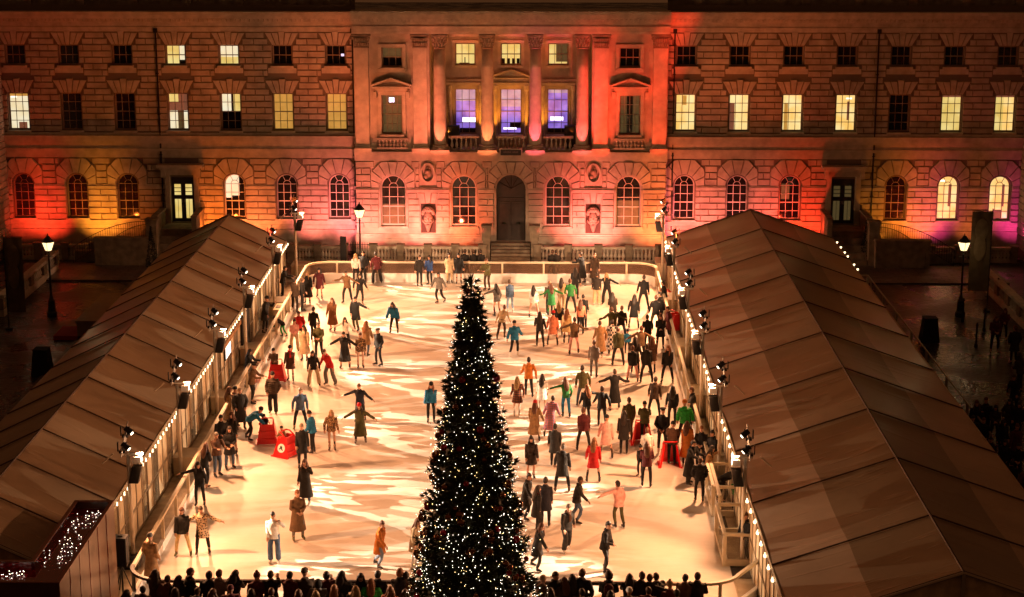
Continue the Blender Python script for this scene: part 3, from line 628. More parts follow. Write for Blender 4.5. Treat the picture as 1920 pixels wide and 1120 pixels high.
# roundels and carved masks
for x in XM:
    m=MB(); n=28; z=4.93; 
    for i in range(n):
        a=2*PI*i/n;b=2*PI*(i+1)/n
        m.prismY([(x+.34*math.cos(a),z+.5*math.sin(a)),(x+.42*math.cos(a),z+.6*math.sin(a)),(x+.42*math.cos(b),z+.6*math.sin(b)),(x+.34*math.cos(b),z+.5*math.sin(b))],Y-.16,Y)
    Rn=P(m,'roundel',STONE2,(x,Y,4.93))
    k=MB(); k.ell((x,Y-.04,z+.02),(.2,.1,.3)); k.ell((x-.02,Y-.12,z+.12),(.09,.08,.12)); k.ell((x-.1,Y-.08,z-.2),(.14,.07,.14)); k.ell((x+.13,Y-.07,z-.05),(.08,.06,.2)); k.ell((x,Y-.07,z+.3),(.14,.06,.08))
    P(k,'carved_relief',SOOT,(x,Y,4.93),Rn,smooth=True)
    m=MB(); z=2.2
    m.ell((x,Y-.16,z),(.27,.22,.46),16,12); m.prismY([(x-.22,z-.3),(x+.22,z-.3),(x+.05,z-.8),(x-.05,z-.8)],Y-.25,Y,ch=.03)   # face and beard
    for i in range(16):
        a=PI*(i/15); m.ell((x+.3*math.cos(a),Y-.14-.05*(i%2),z+.34+.3*math.sin(a)),(.11,.1,.12),8,6)
    for i in range(7): m.ell((x-.2+.4*i/6,Y-.24,z+.5+.05*(i%2)),(.1,.1,.1),8,6)
    m.ell((x,Y-.39,z-.02),(.055,.07,.12),8,6)
    for s in (-1,1):
        m.ell((x+s*.14,Y-.33,z+.12),(.1,.06,.04),8,6); m.ell((x+s*.15,Y-.32,z-.06),(.09,.07,.07),8,6)
        m.tube([(x,Y-.37,z-.2),(x+s*.16,Y-.35,z-.24),(x+s*.3,Y-.24,z-.12),(x+s*.34,Y-.18,z+.02)],[.05,.06,.05,.02],6)
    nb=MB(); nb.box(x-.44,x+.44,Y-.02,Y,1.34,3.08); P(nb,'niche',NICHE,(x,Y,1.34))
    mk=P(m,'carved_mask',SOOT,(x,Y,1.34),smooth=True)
    mo=MB(); mo.ell((x,Y-.34,z-.29),(.1,.06,.035),8,6); P(mo,'mouth',IRON,(x,Y,1.34),mk,smooth=True)
# great door, plaque
m=MB(); n=14; arc=[(xd+.84*math.cos(PI*i/n),3.95+.84*math.sin(PI*i/n)) for i in range(n+1)]
m.prismY([(xd-.84,.86),(xd+.84,.86)]+arc,Y+.26,Y+.31)
D=P(m,'great_door',DOORM,(xd,Y,.86))
for s in (-1,1):
    q=MB(); q.box(xd+s*.41-.37,xd+s*.41+.37,Y+.2,Y+.255,.9,3.2); 
    for z0,z1 in ((1.05,1.8),(2.0,3.05)): q.box(xd+s*.41-.27,xd+s*.41+.27,Y+.17,Y+.199,z0,z1)
    L=P(q,'door_leaf',DOORM,(xd,Y,.86),D)
    h=MB(); h.tube([(xd+s*.42,Y+.15,1.95),(xd+s*.42,Y+.13,1.85)],[.1,.1],10,side=(1,0,0)); P(h,'wreath',SHRUB,(xd,Y,.86),D)
q=MB()
for i in range(1,6): a=PI*i/6; q.bar((xd,Y+.24,3.95),(xd+.8*math.cos(a),Y+.24,3.95+.8*math.sin(a)),.02,n=4)
q.box(xd-.84,xd+.84,Y+.18,Y+.25,3.3,3.42); P(q,'fanlight_bar',DOORM,(xd,Y,.86),D)
m=MB(); xq=xd; m.box(xq-.6,xq+.6,Y-.32,Y-.23,6.02,6.36); PL=P(m,'plaque',PLQ,(xq,Y,6))
f=MB()
for a in ((xq-.66,xq-.6,6.02,6.36),(xq+.6,xq+.66,6.02,6.36),(xq-.66,xq+.66,6.361,6.42)): f.box(a[0],a[1],Y-.34,Y-.22,a[2],a[3])
P(f,'plaque_frame',STONE2,(xq,Y,6),PL)
f=MB()
for i in range(15):
    if i!=8: f.box(xq-.43+i*.058,xq-.43+i*.058+.038,Y-.326,Y-.321,6.17,6.24+.012*(i%3))
P(f,'lettering',CHALK,(xq,Y,6),PL)
# steps up to the great door
m=MB()
for i in range(6): m.box(xd-1.15,xd+1.15,Y-.3-1.9+i*.32,Y-.2-1.6+i*.32+(0 if i<5 else .3),-.1,.14*(i+1))
m.build('entrance_steps',SOOT,PAL,(xd,104.5,0))
for s in (-1,1):
    m=MB(); m.box(xd+s*1.4-.2,xd+s*1.4+.2,104.2,105.99,-.1,1.25); m.box(xd+s*1.4-.26,xd+s*1.4+.26,104.15,104.7,1.25,2.05); m.box(xd+s*1.4-.31,xd+s*1.4+.31,104.1,104.75,2.05,2.15)
    m.build('step_pier',SOOT,PAL,(xd+s*1.4,105,0))

for u,y in ((664,106.9),(1262,106.9),(300,106.86),(1640,106.86)):
    x=YX(u,250,y)[0]; m=MB(); m.tube([(x,y,.1),(x,y,13.0)],[.045,.045],6); m.box(x-.11,x+.11,y-.09,y+.04,13.0,13.25)
    for z in np.arange(1,13,2.4): m.box(x-.08,x+.08,y-.06,y+.05,z,z+.05)
    P(m,'downpipe',IRON)
# ---------------------------------------------------------------- ground, ice, walkways
RX0,RX1,RY0,RY1=-12.87,6.33,52.85,98.85
def sheet(name,x0,x1,y0,y1,z,M,**k):
    m=MB(); m.add([(x0,y0,z),(x1,y0,z),(x1,y1,z),(x0,y1,z)],[(0,1,2,3)]); return tag(m.build(name,M,None,((x0+x1)/2,(y0+y1)/2,z),fix=False),kind='structure',**k)
sheet('ground',-200,200,-60,300,-.12,COBBLE)
m=MB(); m.box(-30,26,99.2,103.6,-.119,-.03); m.box(-14.1-8.7,-14.1-6.4,60,99.19,-.119,-.05)
tag(m.build('pavement',PAVE,None,(0,101,-.1)),kind='structure')
# ice with rounded far corners
def rink_outline(inset=0,r=1.25):
    x0,x1,y0,y1=RX0+inset,RX1-inset,RY0+inset,RY1-inset; pts=[(x0,y0)]
    pts=[]
    for cx,cy,a0 in ((x1-r,y1-r,0),(x0+r,y1-r,90),(x0+r,y0+r,180),(x1-r,y0+r,270)):
        for i in range(9):
            a=R(a0+90*i/8); pts.append((cx+r*math.cos(a),cy+r*math.sin(a)))
    return pts
OUT=rink_outline()
m=MB(); m.add([(x,y,0) for x,y in OUT],[tuple(range(len(OUT)))]); tag(m.build('ice',ICE,None,(-3.3,76,0),fix=False),kind='structure')
m=MB(); m.box(-14.25,RX0-.06,50,99.1,-.11,-.006); m.box(RX1+.06,7.15,50,99.1,-.11,-.006); m.box(-14.2,7.15,99.11,100.6,-.11,-.02); m.box(RX0-.05,RX1+.05,50,RY0-.08,-.11,-.01)
for cx,cy,sx,sy in ((RX0,RY1,1,-1),(RX1,RY1,-1,-1),(RX0,RY0,1,1),(RX1,RY0,-1,1)):
    pass
tag(m.build('walkway',DECK,None,(0,76,-.05)),kind='structure')
m=MB(); m.add([(RX0-.06,RY0-.1,-.02),(RX1+.06,RY0-.1,-.02),(RX1+.06,99.1,-.02),(RX0-.06,99.1,-.02)],[(0,1,2,3)]); tag(m.build('rink_base',DECK,None,(-3,76,-.02),fix=False),kind='structure')
# ---------------------------------------------------------------- rink barrier, one run per side
def barrier(pts,label,panel,rail=CREAM,h=1.2,post_step=2.35,kick=.3,skip_rail=False,railM=None):
    loc=(pts[0][0],pts[0][1],0)
    root=empty('rink_barrier',loc,label=label,cat='barrier')
    # arc length resample
    seg=[0]
    for a,b in zip(pts,pts[1:]): seg.append(seg[-1]+math.dist(a,b))
    def at(s):
        for i in range(len(pts)-1):
            if s<=seg[i+1]+1e-6:
                t=(s-seg[i])/(seg[i+1]-seg[i]); return (pts[i][0]+(pts[i+1][0]-pts[i][0])*t,pts[i][1]+(pts[i+1][1]-pts[i][1])*t)
        return pts[-1]
    kb=MB(); pn=MB(); rl=MB()
    for i in range(len(pts)-1):
        a,b=pts[i],pts[i+1]; dx,dy=b[0]-a[0],b[1]-a[1]; L=math.hypot(dx,dy); nx,ny=-dy/L*.03,dx/L*.03
        def wallq(mb,z0,z1,w):
            nx_,ny_=nx*w,ny*w
            mb.add([(a[0]-nx_,a[1]-ny_,z0),(b[0]-nx_,b[1]-ny_,z0),(b[0]+nx_,b[1]+ny_,z0),(a[0]+nx_,a[1]+ny_,z0),(a[0]-nx_,a[1]-ny_,z1),(b[0]-nx_,b[1]-ny_,z1),(b[0]+nx_,b[1]+ny_,z1),(a[0]+nx_,a[1]+ny_,z1)],[(0,3,2,1),(4,5,6,7),(0,1,5,4),(1,2,6,5),(2,3,7,6),(3,0,4,7)])
        wallq(kb,0,kick,2.3); wallq(rl,h-.07,h+.02,1.9)
        pn.add([(a[0],a[1],kick),(b[0],b[1],kick),(b[0],b[1],h-.07),(a[0],a[1],h-.07)],[(0,1,2,3)])
    kb.build('kickboard',KICK,root,loc); pn.build('panel',panel,root,loc,fix=False); rl.build('rail',railM or rail,root,loc)
    n=max(1,round(seg[-1]/post_step))
    for k in range(n+1):
        x,y=at(seg[-1]*k/n); p=MB(); p.box(x-.05,x+.05,y-.05,y+.05,.0,h-.072); p.build('post',rail,root,loc)
    return root
i0=[i for i,p in enumerate(OUT)]
far=OUT[0:18]; left=[OUT[17],OUT[18]]; 
barrier(far,'far rink barrier with smoked panels, cream rail and rounded corners in front of the palace',PLEXF,kick=.5,h=1.15)
barrier([OUT[17],(RX0,RY0+1.25)],'left rink barrier of clear panels and bright white kickboard beside the small tent',PLEX,h=1.15)
barrier([(RX1,97-.3),(RX1,61.0)],'right rink barrier of clear panels and white kickboard beside the large marquee',PLEX,h=1.15)
near=OUT[18:27]+OUT[27:36]
RAILD=mat('dark_rail',(.03,.015,.01),.5)
barrier(near[:9]+[(3.2,RY0)],'near rink barrier with a dark top rail where the spectators lean',PLEX,railM=RAILD)
barrier([(3.2,RY0),(4.2,RY0)]+near[9:16]+[(7.0,RY0+2.0)],'curved cream end of the near barrier by the rink gate',PLEX,h=1.2)
# exit gate boxes at the right side
def gate(x0,x1,y0,y1,label):
    loc=((x0+x1)/2,(y0+y1)/2,0); m=MB(); h=1.15
    r=empty('gate_enclosure',loc,label=label,cat='gate',)
    for a,b in (((x0,y0),(x1,y0)),((x0,y1),(x1,y1)),((x0,y0),(x0,y1))):
        fx=abs(b[0]-a[0])>abs(b[1]-a[1])
        q=MB()
        if fx:
            q.box(a[0],b[0],a[1]-.05,a[1]+.05,h-.1,h); q.box(a[0],b[0],a[1]-.05,a[1]+.05,0,.22); q.box(a[0]-.06,a[0]+.06,a[1]-.06,a[1]+.06,.0,h-.101); q.box(b[0]-.06,b[0]+.06,a[1]-.055,a[1]+.055,.0,h-.101)
        else:
            q.box(a[0]-.052,a[0]+.052,a[1]+.07,b[1]-.07,h-.1,h); q.box(a[0]-.052,a[0]+.052,a[1]+.07,b[1]-.07,0,.22)
        q.build('frame',CREAM,r,loc)
        g=MB()
        if fx: g.add([(a[0]+.06,a[1],.22),(b[0]-.06,a[1],.22),(b[0]-.06,a[1],h-.1),(a[0]+.06,a[1],h-.1)],[(0,1,2,3)])
        else: g.add([(a[0],a[1]+.07,.22),(a[0],b[1]-.07,.22),(a[0],b[1]-.07,h-.1),(a[0],a[1]+.07,h-.1)],[(0,1,2,3)])
        g.build('panel',PLEX,r,loc,fix=False)
gate(6.15,7.05,57.3,60.2,'white framed gate enclosure with clear panels at the near right corner of the rink')
gate(6.2,7.05,62.0,64.6,'white framed gate enclosure further along, beside the bending man in black')
m=MB(); m.box(RX1+.02,7.1,56.2,57.2,-.005,.02); m.box(RX1-.0,RX1+.3,60.2,62.0,-.005,.02)
tag(m.build('rubber_mat',mat('black_rubber',(.03,.022,.016),.8),None,(6.7,57,0)),'dark rubber matting on the walkway at the rink gate','matting')
# ---------------------------------------------------------------- tents
def tent(name,xa,xb,y0,y1,ze,zr,bay,yseam0,roofM,label,side):
    """side=+1: the glazed wall facing the rink is at xb, -1: at xa"""
    xr=(xa+xb)/2; loc=(xr,(y0+y1)/2,0); T=empty(name,loc,label=label,cat='tent')
    ov=.12
    for (xe,xw) in ((xa-ov,xa),(xb+ov,xb)):
        m=MB(); ny=int((y1-y0)/.45); nx=10; vs=[];fs=[]
        for j in range(ny+1):
            y=y0+(y1-y0)*j/ny; ph=((y-yseam0)/bay)%1.0; sag=-.07*math.sin(PI*ph)**.8
            for i in range(nx+1):
                t=i/nx; x=xe+(xr-xe)*t; z=ze+(zr-ze)*t+sag*math.sin(PI*min(1,max(0,t)))*1.3+sag*.3
                vs.append((x,y,z))
        for j in range(ny):
            for i in range(nx):
                a=j*(nx+1)+i; fs.append((a,a+1,a+nx+2,a+nx+1))
        m.add(vs,fs); m.build('roof_panel',roofM,T,loc,smooth=True,fix=False)
        v=MB(); v.box(min(xe,xe+(.06 if xe<xr else -.06)),max(xe,xe+(.06 if xe<xr else -.06)),y0,y1,ze-.28,ze+.01); v.build('valance',VAL if (xw==xb)==(side>0) else roofM,T,loc)
    k=math.floor((y0-yseam0)/bay)+1; ys=[y0+.05]
    while yseam0+k*bay<y1-.2: ys.append(yseam0+k*bay); k+=1
    ys.append(y1-.05)
    for y in ys:
        s=MB(); s.tube([(xa-ov,y,ze+.02),(xr,y,zr+.035),(xb+ov,y,ze+.02)],[(.02,.028)]*3,6,side=(0,1,0)); s.build('roof_seam',SEAM,T,loc)
    s=MB(); s.tube([(xr,y0,zr+.03),(xr,y1,zr+.03)],[.04,.04],6); s.build('ridge_seam',SEAM,T,loc)
    # walls
    xw=xb if side>0 else xa; xo=xa if side>0 else xb; ins=-.03*side
    fr=MB(); fr2=MB(); ps=.9
    n=int((y1-y0)/ps)
    for k in range(n+1):
        y=y0+(y1-y0)*k/n; fr.box(xw-.035,xw+.035,y-.03,y+.03,-.0,ze-.281)
    fr.box(xw-.03,xw+.03,y0,y1,.0,.0+.08); fr.box(xw-.03,xw+.03,y0,y1,1.0,1.05)
    fr.build('wall_frame',TPOST,T,loc)
    for j in range(n):
        ya=y0+(y1-y0)*j/n; yb=y0+(y1-y0)*(j+1)/n
        fr2.add([(xw,ya+.03,.08),(xw,yb-.03,.08),(xw,yb-.03,ze-.28),(xw,ya+.03,ze-.28)],[(0,1,2,3)],0 if (j*7)%5<3 or side<0 else 1)
    fr2.build('side_panel',[TENTW,TENTG],T,loc,fix=False)
    # drawn curtains inside, folded
    cu=MB(); nn=int((y1-y0)/.1); xs=xw-side*.35; vs=[];fs=[]
    for j in range(nn+1):
        y=y0+.1+(y1-y0-.2)*j/nn; x=xs+.05*math.sin(j*1.3)+.03*math.sin(j*.37); vs+= [(x,y,0.02),(x,y,ze-.3)]
    for j in range(nn): fs.append((2*j,2*j+2,2*j+3,2*j+1))
    cu.add(vs,fs); cu.build('curtain',CURTW,T,loc,smooth=True,fix=False)
    b=MB(); b.box(min(xo,xo+side*.04),max(xo,xo+side*.04),y0,y1,-.1,ze-.28); b.build('back_wall',TENTW,T,loc)
    for yy,s_ in ((y0,-1),(y1,1)):
        g=MB(); nn=int((xb-xa)/.12); vs=[];fs=[]
        for j in range(nn+1):
            x=xa+(xb-xa)*j/nn; zt=ze+(zr-ze)*(1-abs(x-xr)/(xr-xa)); y=yy-s_*.12+.04*math.sin(j*1.1)+.03*math.sin(j*.41); vs+=[(x,y,-.1),(x,y,zt-.03)]
        for j in range(nn): fs.append((2*j,2*j+2,2*j+3,2*j+1))
        g.add(vs,fs); g.build('gable',CURTW if yy==y0 else TENTW,T,loc,smooth=True,fix=False)
        r=MB(); r.tube([(xa-ov,yy,ze),(xr,yy,zr),(xb+ov,yy,ze)],[.05]*3,6,side=(0,1,0)); r.box(xr-.05,xr+.05,yy-.05,yy+.05,-.1,zr-.03); r.build('gable_frame',TPOST,T,loc)
    return T
TL=tent('tent',-20.0,-14.02,50.0,97.8,2.5,3.97,3.2,97.8,PVCL,'long narrow tent with tan roof and cream wall left of the rink',1)
TR=tent('marquee',6.98,15.9,46.4,98.5,2.62,4.2,5.3,98.5,PVCR,'large marquee with two-toned brown roof on the right of the rink',-1)
# faint mark on the marquee roof
# ---------------------------------------------------------------- festoons along the eaves
def festoon(x,y0,y1,z,label,side,step=.5,off=.16):
    loc=(x,y0,z); F=empty('string_lights',loc,label=label,cat='string lights',group='string lights along the tent eaves')
    n=min(98,int((y1-y0)/step)); w=MB(); pts=[]; br=.03 if side>0 else .055
    for k in range(n*2+1): pts.append((x,y0+(y1-y0)*k/(n*2),z-.015*(k%2)))
    w.tube(pts,[.012]*len(pts),4); w.build('cable',IRON,F,loc)
    b=MB(); b.ell((0,0,0),(br,br,br*1.1),8,6); b.lathe([(.025,.04),(.025,.1)],0,0,6); me=b.mesh('bulb',BULB,True)
    for k in range(n): o=link('bulb',me,F,(x+random.uniform(-.02,.02),y0+(y1-y0)*(k+.5)/n,z-.11))
random.seed(4)
festoon(-13.82,53.6,97.8,2.47,'warm festoon bulbs along the eave of the small left tent',1)
festoon(6.80,49.5,98.4,2.6,'warm festoon bulbs along the rink-side eave of the large marquee',-1,step=.95)
b=[]
F=empty('string_lights',(16.1,95,2.6),label='few bright bulbs on the far outer eave of the large marquee',cat='string lights')
w=MB(); w.tube([(16.1,90,2.6),(16.1,98,2.6)],[.012,.012],4); w.build('cable',IRON,F,(16.1,95,2.6))
q=MB(); q.ell((0,0,0),(.06,.06,.06),8,6); me=q.mesh('bulb',BULB,True)
for y in (98,96.7,95.4,94.4,92.4,91.3): link('bulb',me,F,(16.16,y,2.5))
# ---------------------------------------------------------------- lighting masts with ballast blocks
def movinghead(m,x,y,z,s,tilt,yaw=0):
    m.box(x-.1,x+.1,y-.1,y+.1,z,z+.08)
    for k in (-1,1): m.box(x+k*.14-.02,x+k*.14+.02,y-.05,y+.05,z+.05,z+.36)
    m.tube([(x,y,z+.31),(x+s*.22,y-.05,z+.31+tilt)],[.09,.115],10)
def mast(x,y,s,top,label,reflect=False):
    loc=(x,y,0); T=empty('lighting_mast',loc,label=label,cat='lighting mast',group='lighting masts beside the rink')
    p=MB(); p.lathe([(.075,0),(.07,top)],x,y,12); p.build('pole',MASTM,T,loc,smooth=True)
    a=MB(); a.box(x-.45 if s<0 else x-.25,x+.25 if s<0 else x+.5,y-.06,y+.06,top-.02,top+.05); a.bar((x-.5*s,y,top+.02),(x-.9*s,y+.1,top-.35),.03)
    a.build('bracket',MASTM,T,loc)
    t=MB()
    for (dy,dz) in ((0,0),(.22,.0),(.11,.2)): t.bar((x-.1*s,y+dy-.6,top+.1+dz),(x-.1*s,y+dy+.5,top+.75+dz),.025)
    for k in range(5): t.bar((x-.1*s,y-.5+.2*k,top+.15+.12*k),(x-.1*s,y-.3+.22*k,top+.42+.1*k),.018)
    t.build('truss',CHROME,T,loc)
    mh=MB(); movinghead(mh,x-.12*s,y-.25,top+.15,s,-.18); mh.build('moving_head',BLACKP,T,loc,smooth=False)
    mh=MB(); movinghead(mh,x-.12*s,y+.28,top+.52,s,-.16); mh.build('moving_head',BLACKP,T,loc)
    for yy,zz in ((y-.3,.31),(y+.23,.68)):
        l=MB(); c=(x-.12*s+s*.225,yy,top+zz-.02); l.tube([c,(c[0]+s*.02,c[1]-.005,c[2]-.015)],[.06,.06],10); l.build('lens',LENS,T,loc)
    f=MB(); f.box(x+s*.3-.14,x+s*.3+.14,y-.12,y+.12,top-.28,top-.05); f.build('flood_lamp',WHITEP,T,loc)
    l=MB(); l.add([(x+s*.445,y-.09,top-.24),(x+s*.445,y+.09,top-.24),(x+s*.445,y+.09,top-.1),(x+s*.445,y-.09,top-.1)],[(0,1,2,3)]); l.build('flood_lens',LENS,T,loc,fix=False)
    k=MB(); cx=x+s*.3; 
    k.add([(cx-.17-.1*s,y-.28,top-.92),(cx+.15-.1*s,y-.28,top-.92),(cx+.15-.1*s,y+.0,top-.92),(cx-.17-.1*s,y+.0,top-.92),(cx-.16,y-.16,top-.38),(cx+.16,y-.16,top-.38),(cx+.16,y+.12,top-.38),(cx-.16,y+.12,top-.38)],[(0,3,2,1),(4,5,6,7),(0,1,5,4),(1,2,6,5),(2,3,7,6),(3,0,4,7)])
    k.build('loudspeaker',SPK,T,loc)
    b=MB(); bx=x
    b.lathe([(.16,0.0),(.16,.02)],x,y,12); b.build('foot_plate',CHROME,T,loc)
    return T
names=['nearest the palace','second from the palace','third from the palace','fourth from the palace','fifth from the palace','nearest the camera']
for i,y in enumerate(MAST_Y):
    mast(MXL-.1,y,1,3.72,'slim cream lighting mast on the left side of the rink, '+names[i])
    mast(MXR+.05,y,-1,3.72,'slim cream lighting mast on the right side of the rink, '+names[i])
def ballast(x0,x1,y0,y1,h,label,M=None):
    m=MB(); m.box(x0,x1,y0,y1,0,h-.05); m.box(x0-.03,x1+.03,y0-.03,y1+.03,h-.05,h); m.box(x0-.015,x1+.015,y0-.015,y1+.015,0.0,.06)
    o=m.build('ballast_box',M or DECK2,None,((x0+x1)/2,(y0+y1)/2,0)); tag(o,label,'ballast box',group='pale ballast boxes at the mast feet')
DECK2=mat('cream_plywood_box',(.60,.49,.33),.6,var=.12,vscale=2,bump=.06)
for i,y in enumerate(MAST_Y[:-1]):
    ballast(-13.95,-13.05,y+.12,y+1.3,.75,'pale box at the foot of the left lighting mast '+names[i])
    ballast(6.45,6.98,y+.12,y+1.7,.95,'pale box at the foot of the right lighting mast '+names[i])
# ---------------------------------------------------------------- balustrades in front of the palace
def long_bal(px0,px1,y,label,z1=.92,gap=()):
    x0=YX(px0,480,y)[0]; x1=YX(px1,480,y)[0]; loc=((x0+x1)/2,y,0); r=empty('balustrade',loc,label=label,cat='balustrade')
    n=max(1,round((x1-x0)/1.75)); L=(x1-x0)/n
    for i in range(n+1):
        p=MB(); x=x0+i*L; p.box(x-.2,x+.2,y-.2,y+.2,-.1,z1+.02); p.box(x-.24,x+.24,y-.24,y+.24,z1+.02,z1+.12); p.build('pedestal',SOOT,r,loc)
    for i in range(n):
        a=x0+i*L+.21; b=x0+(i+1)*L-.21
        m=MB(); m.box(a,b,y-.16,y+.16,z1-.14,z1); m.box(a,b,y-.15,y+.15,-.1,.1); m.build('rail',STONE2,r,loc)
        m=MB(); k=6
        for j in range(k): m.lathe(bal_profile(.1,z1-.14,.105),a+(b-a)*(j+.5)/k,y,10)
        m.build('balusters',STONE2,r,loc,smooth=True)
long_bal(546,645,104.2,'short stone balustrade left of the tall black panel in front of the palace')
long_bal(700,905,104.2,'stone balustrade between the black street lamp and the great door steps')
long_bal(1008,1236,104.2,'stone balustrade right of the great door steps')
m=MB(); xx=YX(645,480,104)[0]
for x in np.arange(xx+.1,YX(697,480,104)[0],.14): m.bar((x,104.1,0),(x,104.1,1.15),.014,n=4)
m.box(xx,YX(697,480,104)[0],104.08,104.12,1.0,1.03); tag(m.build('iron_railing',IRON,None,(xx,104.1,0)),'section of black iron railing behind the tall black panel','railing')
x=YX(645,480,104)[0]; m=MB(); m.box(x-.17,x+.17,103.6,103.8,-.05,1.55); m.box(x-.22,x+.22,103.55,103.85,-.05,0.0)
tag(m.build('notice_board',mat('matt_black_board',(.008,.007,.007),.6),None,(x,103.7,0)),'tall narrow black freestanding panel in front of the palace','panel')
# ---------------------------------------------------------------- street lamps
def lamp(u,v,label,h=4.1,power=120,y=None,x=None):
    if x is None: x,y,_=G(u,v)
    loc=(x,y,0); L=empty('street_lamp',loc,label=label,cat='street lamp')
    p=MB(); p.lathe([(.26,-.1),(.26,.12),(.2,.2),(.17,.75),(.11,.85),(.075,1.0),(.06,1.1),(.045,h-.95),(.08,h-.93),(.04,h-.85),(.035,h-.72)],x,y,12); p.bar((x-.25,y,h-1.05),(x+.25,y,h-1.05),.018); p.build('post',IRON,L,loc,smooth=False)
    g=MB(); vs=[];b0,b1=.115,.23
    g.tube([(x,y,h-.72),(x,y,h-.28)],[b0*1.35,b1*1.35],4); g.build('glass',LAMPG,L,loc)
    c=MB(); c.lathe([(.33,h-.275),(.3,h-.24),(.12,h-.04),(.1,h),(.04,h+.04),(.03,h+.14),(.004,h+.18)],x,y,8)
    for k in range(4):
        a=PI/2*k; c.bar((x+b0*1.4*math.cos(a),y+b0*1.4*math.sin(a),h-.72),(x+b1*1.42*math.cos(a),y+b1*1.42*math.sin(a),h-.27),.012,n=4)
    c.build('cap',IRON,L,loc)
    l=bpy.data.lights.new('street_lamp_light','POINT'); l.energy=power; l.color=(1,.66,.32); l.shadow_soft_size=.32
    o=bpy.data.objects.new('street_lamp_light',l); COL.objects.link(o); o.location=(x,y,h-.5)
lamp(98,590,'black street lamp with glowing lantern in the dark court left of the small tent',power=40)
lamp(676,505,'black street lamp with glowing lantern standing before the palace front',h=3.75,power=40)
lamp(1800,590,'black street lamp with lit lantern in the dark court right of the marquee',power=40)
# ---------------------------------------------------------------- door bridges, ramps and low walls of the dark court
def bridge(us,vs_,px,label,s):
    x0=G(us,497)[0]; x1=G(vs_,497)[0]; loc=((x0+x1)/2,103.5,0); r=empty('entrance_bridge',loc,label=label,cat='entrance bridge')
    m=MB(); m.box(x0,x1,103.0,103.5,-.1,1.45); m.box(x0-.06,x1+.06,102.95,103.55,1.45,1.58); m.build('parapet_wall',SOOT,r,loc)
    xe=x1 if s<0 else x0; m=MB(); m.box(xe-.3,xe+.3,103.6,104.2,-.1,2.4); m.box(xe-.36,xe+.36,103.55,104.25,2.4,2.55); m.build('pier',SOOT,r,loc)
    xd_=px; m=MB(); 
    for i in range(5): m.box(xd_-1.0,xd_+1.0,103.6+.35*i,107.0,-.1+.36*i+(0 if i else 0),.26+.36*i)
    for sx in (-1,1): m.box(xd_+sx*1.15-.14,xd_+sx*1.15+.14,104.1,106.7,-.1,2.55); m.box(xd_+sx*1.15-.18,xd_+sx*1.15+.18,104.06,106.74,2.55,2.66)  # tall flank walls added to keep the uplights off the door bay
    m.build('steps',SOOT,r,loc)
    # curved iron railing sweeping down
    for rr in (0,1):
        pts=[]; n=34; xa=xe+s*.25; L_=(4.3 if rr==0 else 2.6)
        for i in range(n+1):
            t=i/n; pts.append((xa+s*L_*t,104.4-.3*rr-1.1*t*t,2.3-1.35*t**2.2 - .15*rr))
        q=MB(); q.tube([(a,b,c) for a,b,c in pts],[.022]*len(pts),5); 
        for a,b,c in pts: q.bar((a,b,c-.95),(a,b,c),.011,n=4)
        q.tube([(a,b,c-.9) for a,b,c in pts],[.015]*len(pts),4); q.build('curved_railing',IRON,r,loc)
    m=MB(); xa=xe+s*.3; xb=xa+s*4.4; m.box(min(xa,xb),max(xa,xb),104.3,106.6,-.1,.55); m.build('landing',SOOT,r,loc)
bridge(178,282,xdL,'stone bridge with curved iron railings leading to the left doorway',-1)
bridge(1637,1738,xdR,'stone bridge with curved iron railings leading to the right doorway',1)
long_bal(20,176,104.9,'dim stone balustrade under the left windows',z1=.8)
long_bal(1745,1900,104.9,'dim stone balustrade under the right windows',z1=.8)
for x,ya,yb,s,lab in ((-27.8,91,102,-1,'low stone parapet wall running back along the left edge of the court'),(24.4,88,100,1,'low stone parapet wall running back along the right edge of the court')):
    loc=(x,(ya+yb)/2,0); r=empty('parapet_wall',loc,label=lab,cat='low wall')
    m=MB(); m.box(x-.16,x+.16,ya,yb,-.1,.3); m.box(x-.2,x+.2,ya,yb,.88,1.05); m.build('coping',STONE2,r,loc)
    n=int((yb-ya)/2.4)
    for k in range(n+1):
        p=MB(); y=ya+.2+(yb-ya-.4)*k/n; p.box(x-.18,x+.18,y-.3,y+.3,.3,.88); p.build('pedestal',SOOT,r,loc)
    m=MB()
    for y in np.arange(ya+.3,yb-.2,.32): m.lathe(bal_profile(.3,.88,.09),x,y,8)
    m.build('balusters',STONE2,r,loc,smooth=True)
    w=MB(); w.box(x+s*.9-.25,x+s*.9+.25,94,106,-.1,2.3); w.box(x+s*3-3,x+s*3+3,104.0,104.5,-.1,1.2)
# tall banners, bins, planters
def banner(x,y,z0,z1,wd,label,mirror=1):
    loc=(x,y,0); r=empty('banner',loc,label=label,cat='banner')
    p=MB(); p.lathe([(.2,-.1),(.2,-.02),(.035,0),(.03,z1+.15)],x+wd/2*mirror,y,8); p.bar((x+wd/2*mirror,y,z1+.03),(x-wd/2*mirror,y,z1+.03),.02); p.build('pole',IRON,r,loc)
    c=MB(); n=8
    vs=[];fs=[]
    for i in range(n+1):
        for j in range(n+1):
            vs.append((x-wd/2+wd*i/n*.97,y-.02+.03*math.sin(i*1.2+j*.4),z0+(z1-z0)*j/n))
    for i in range(n):
        for j in range(n): a=i*(n+1)+j; fs.append((a,a+n+1,a+n+2,a+1))
    c.add(vs,fs); c.build('cloth',BAN,r,loc,smooth=True,fix=False)
    q=MB(); q.ell((x,y-.06,z1-.95),(wd*.33,.01,.6),12,8); q.ell((x-.05,y-.06,z1-1.9),(wd*.3,.01,.7),12,8); q.build('printed_shape',BAN2,r,loc)
banner(22.75,93.0,1.0,5.2,1.05,'tall dim banner with a pale print beside the right street lamp')
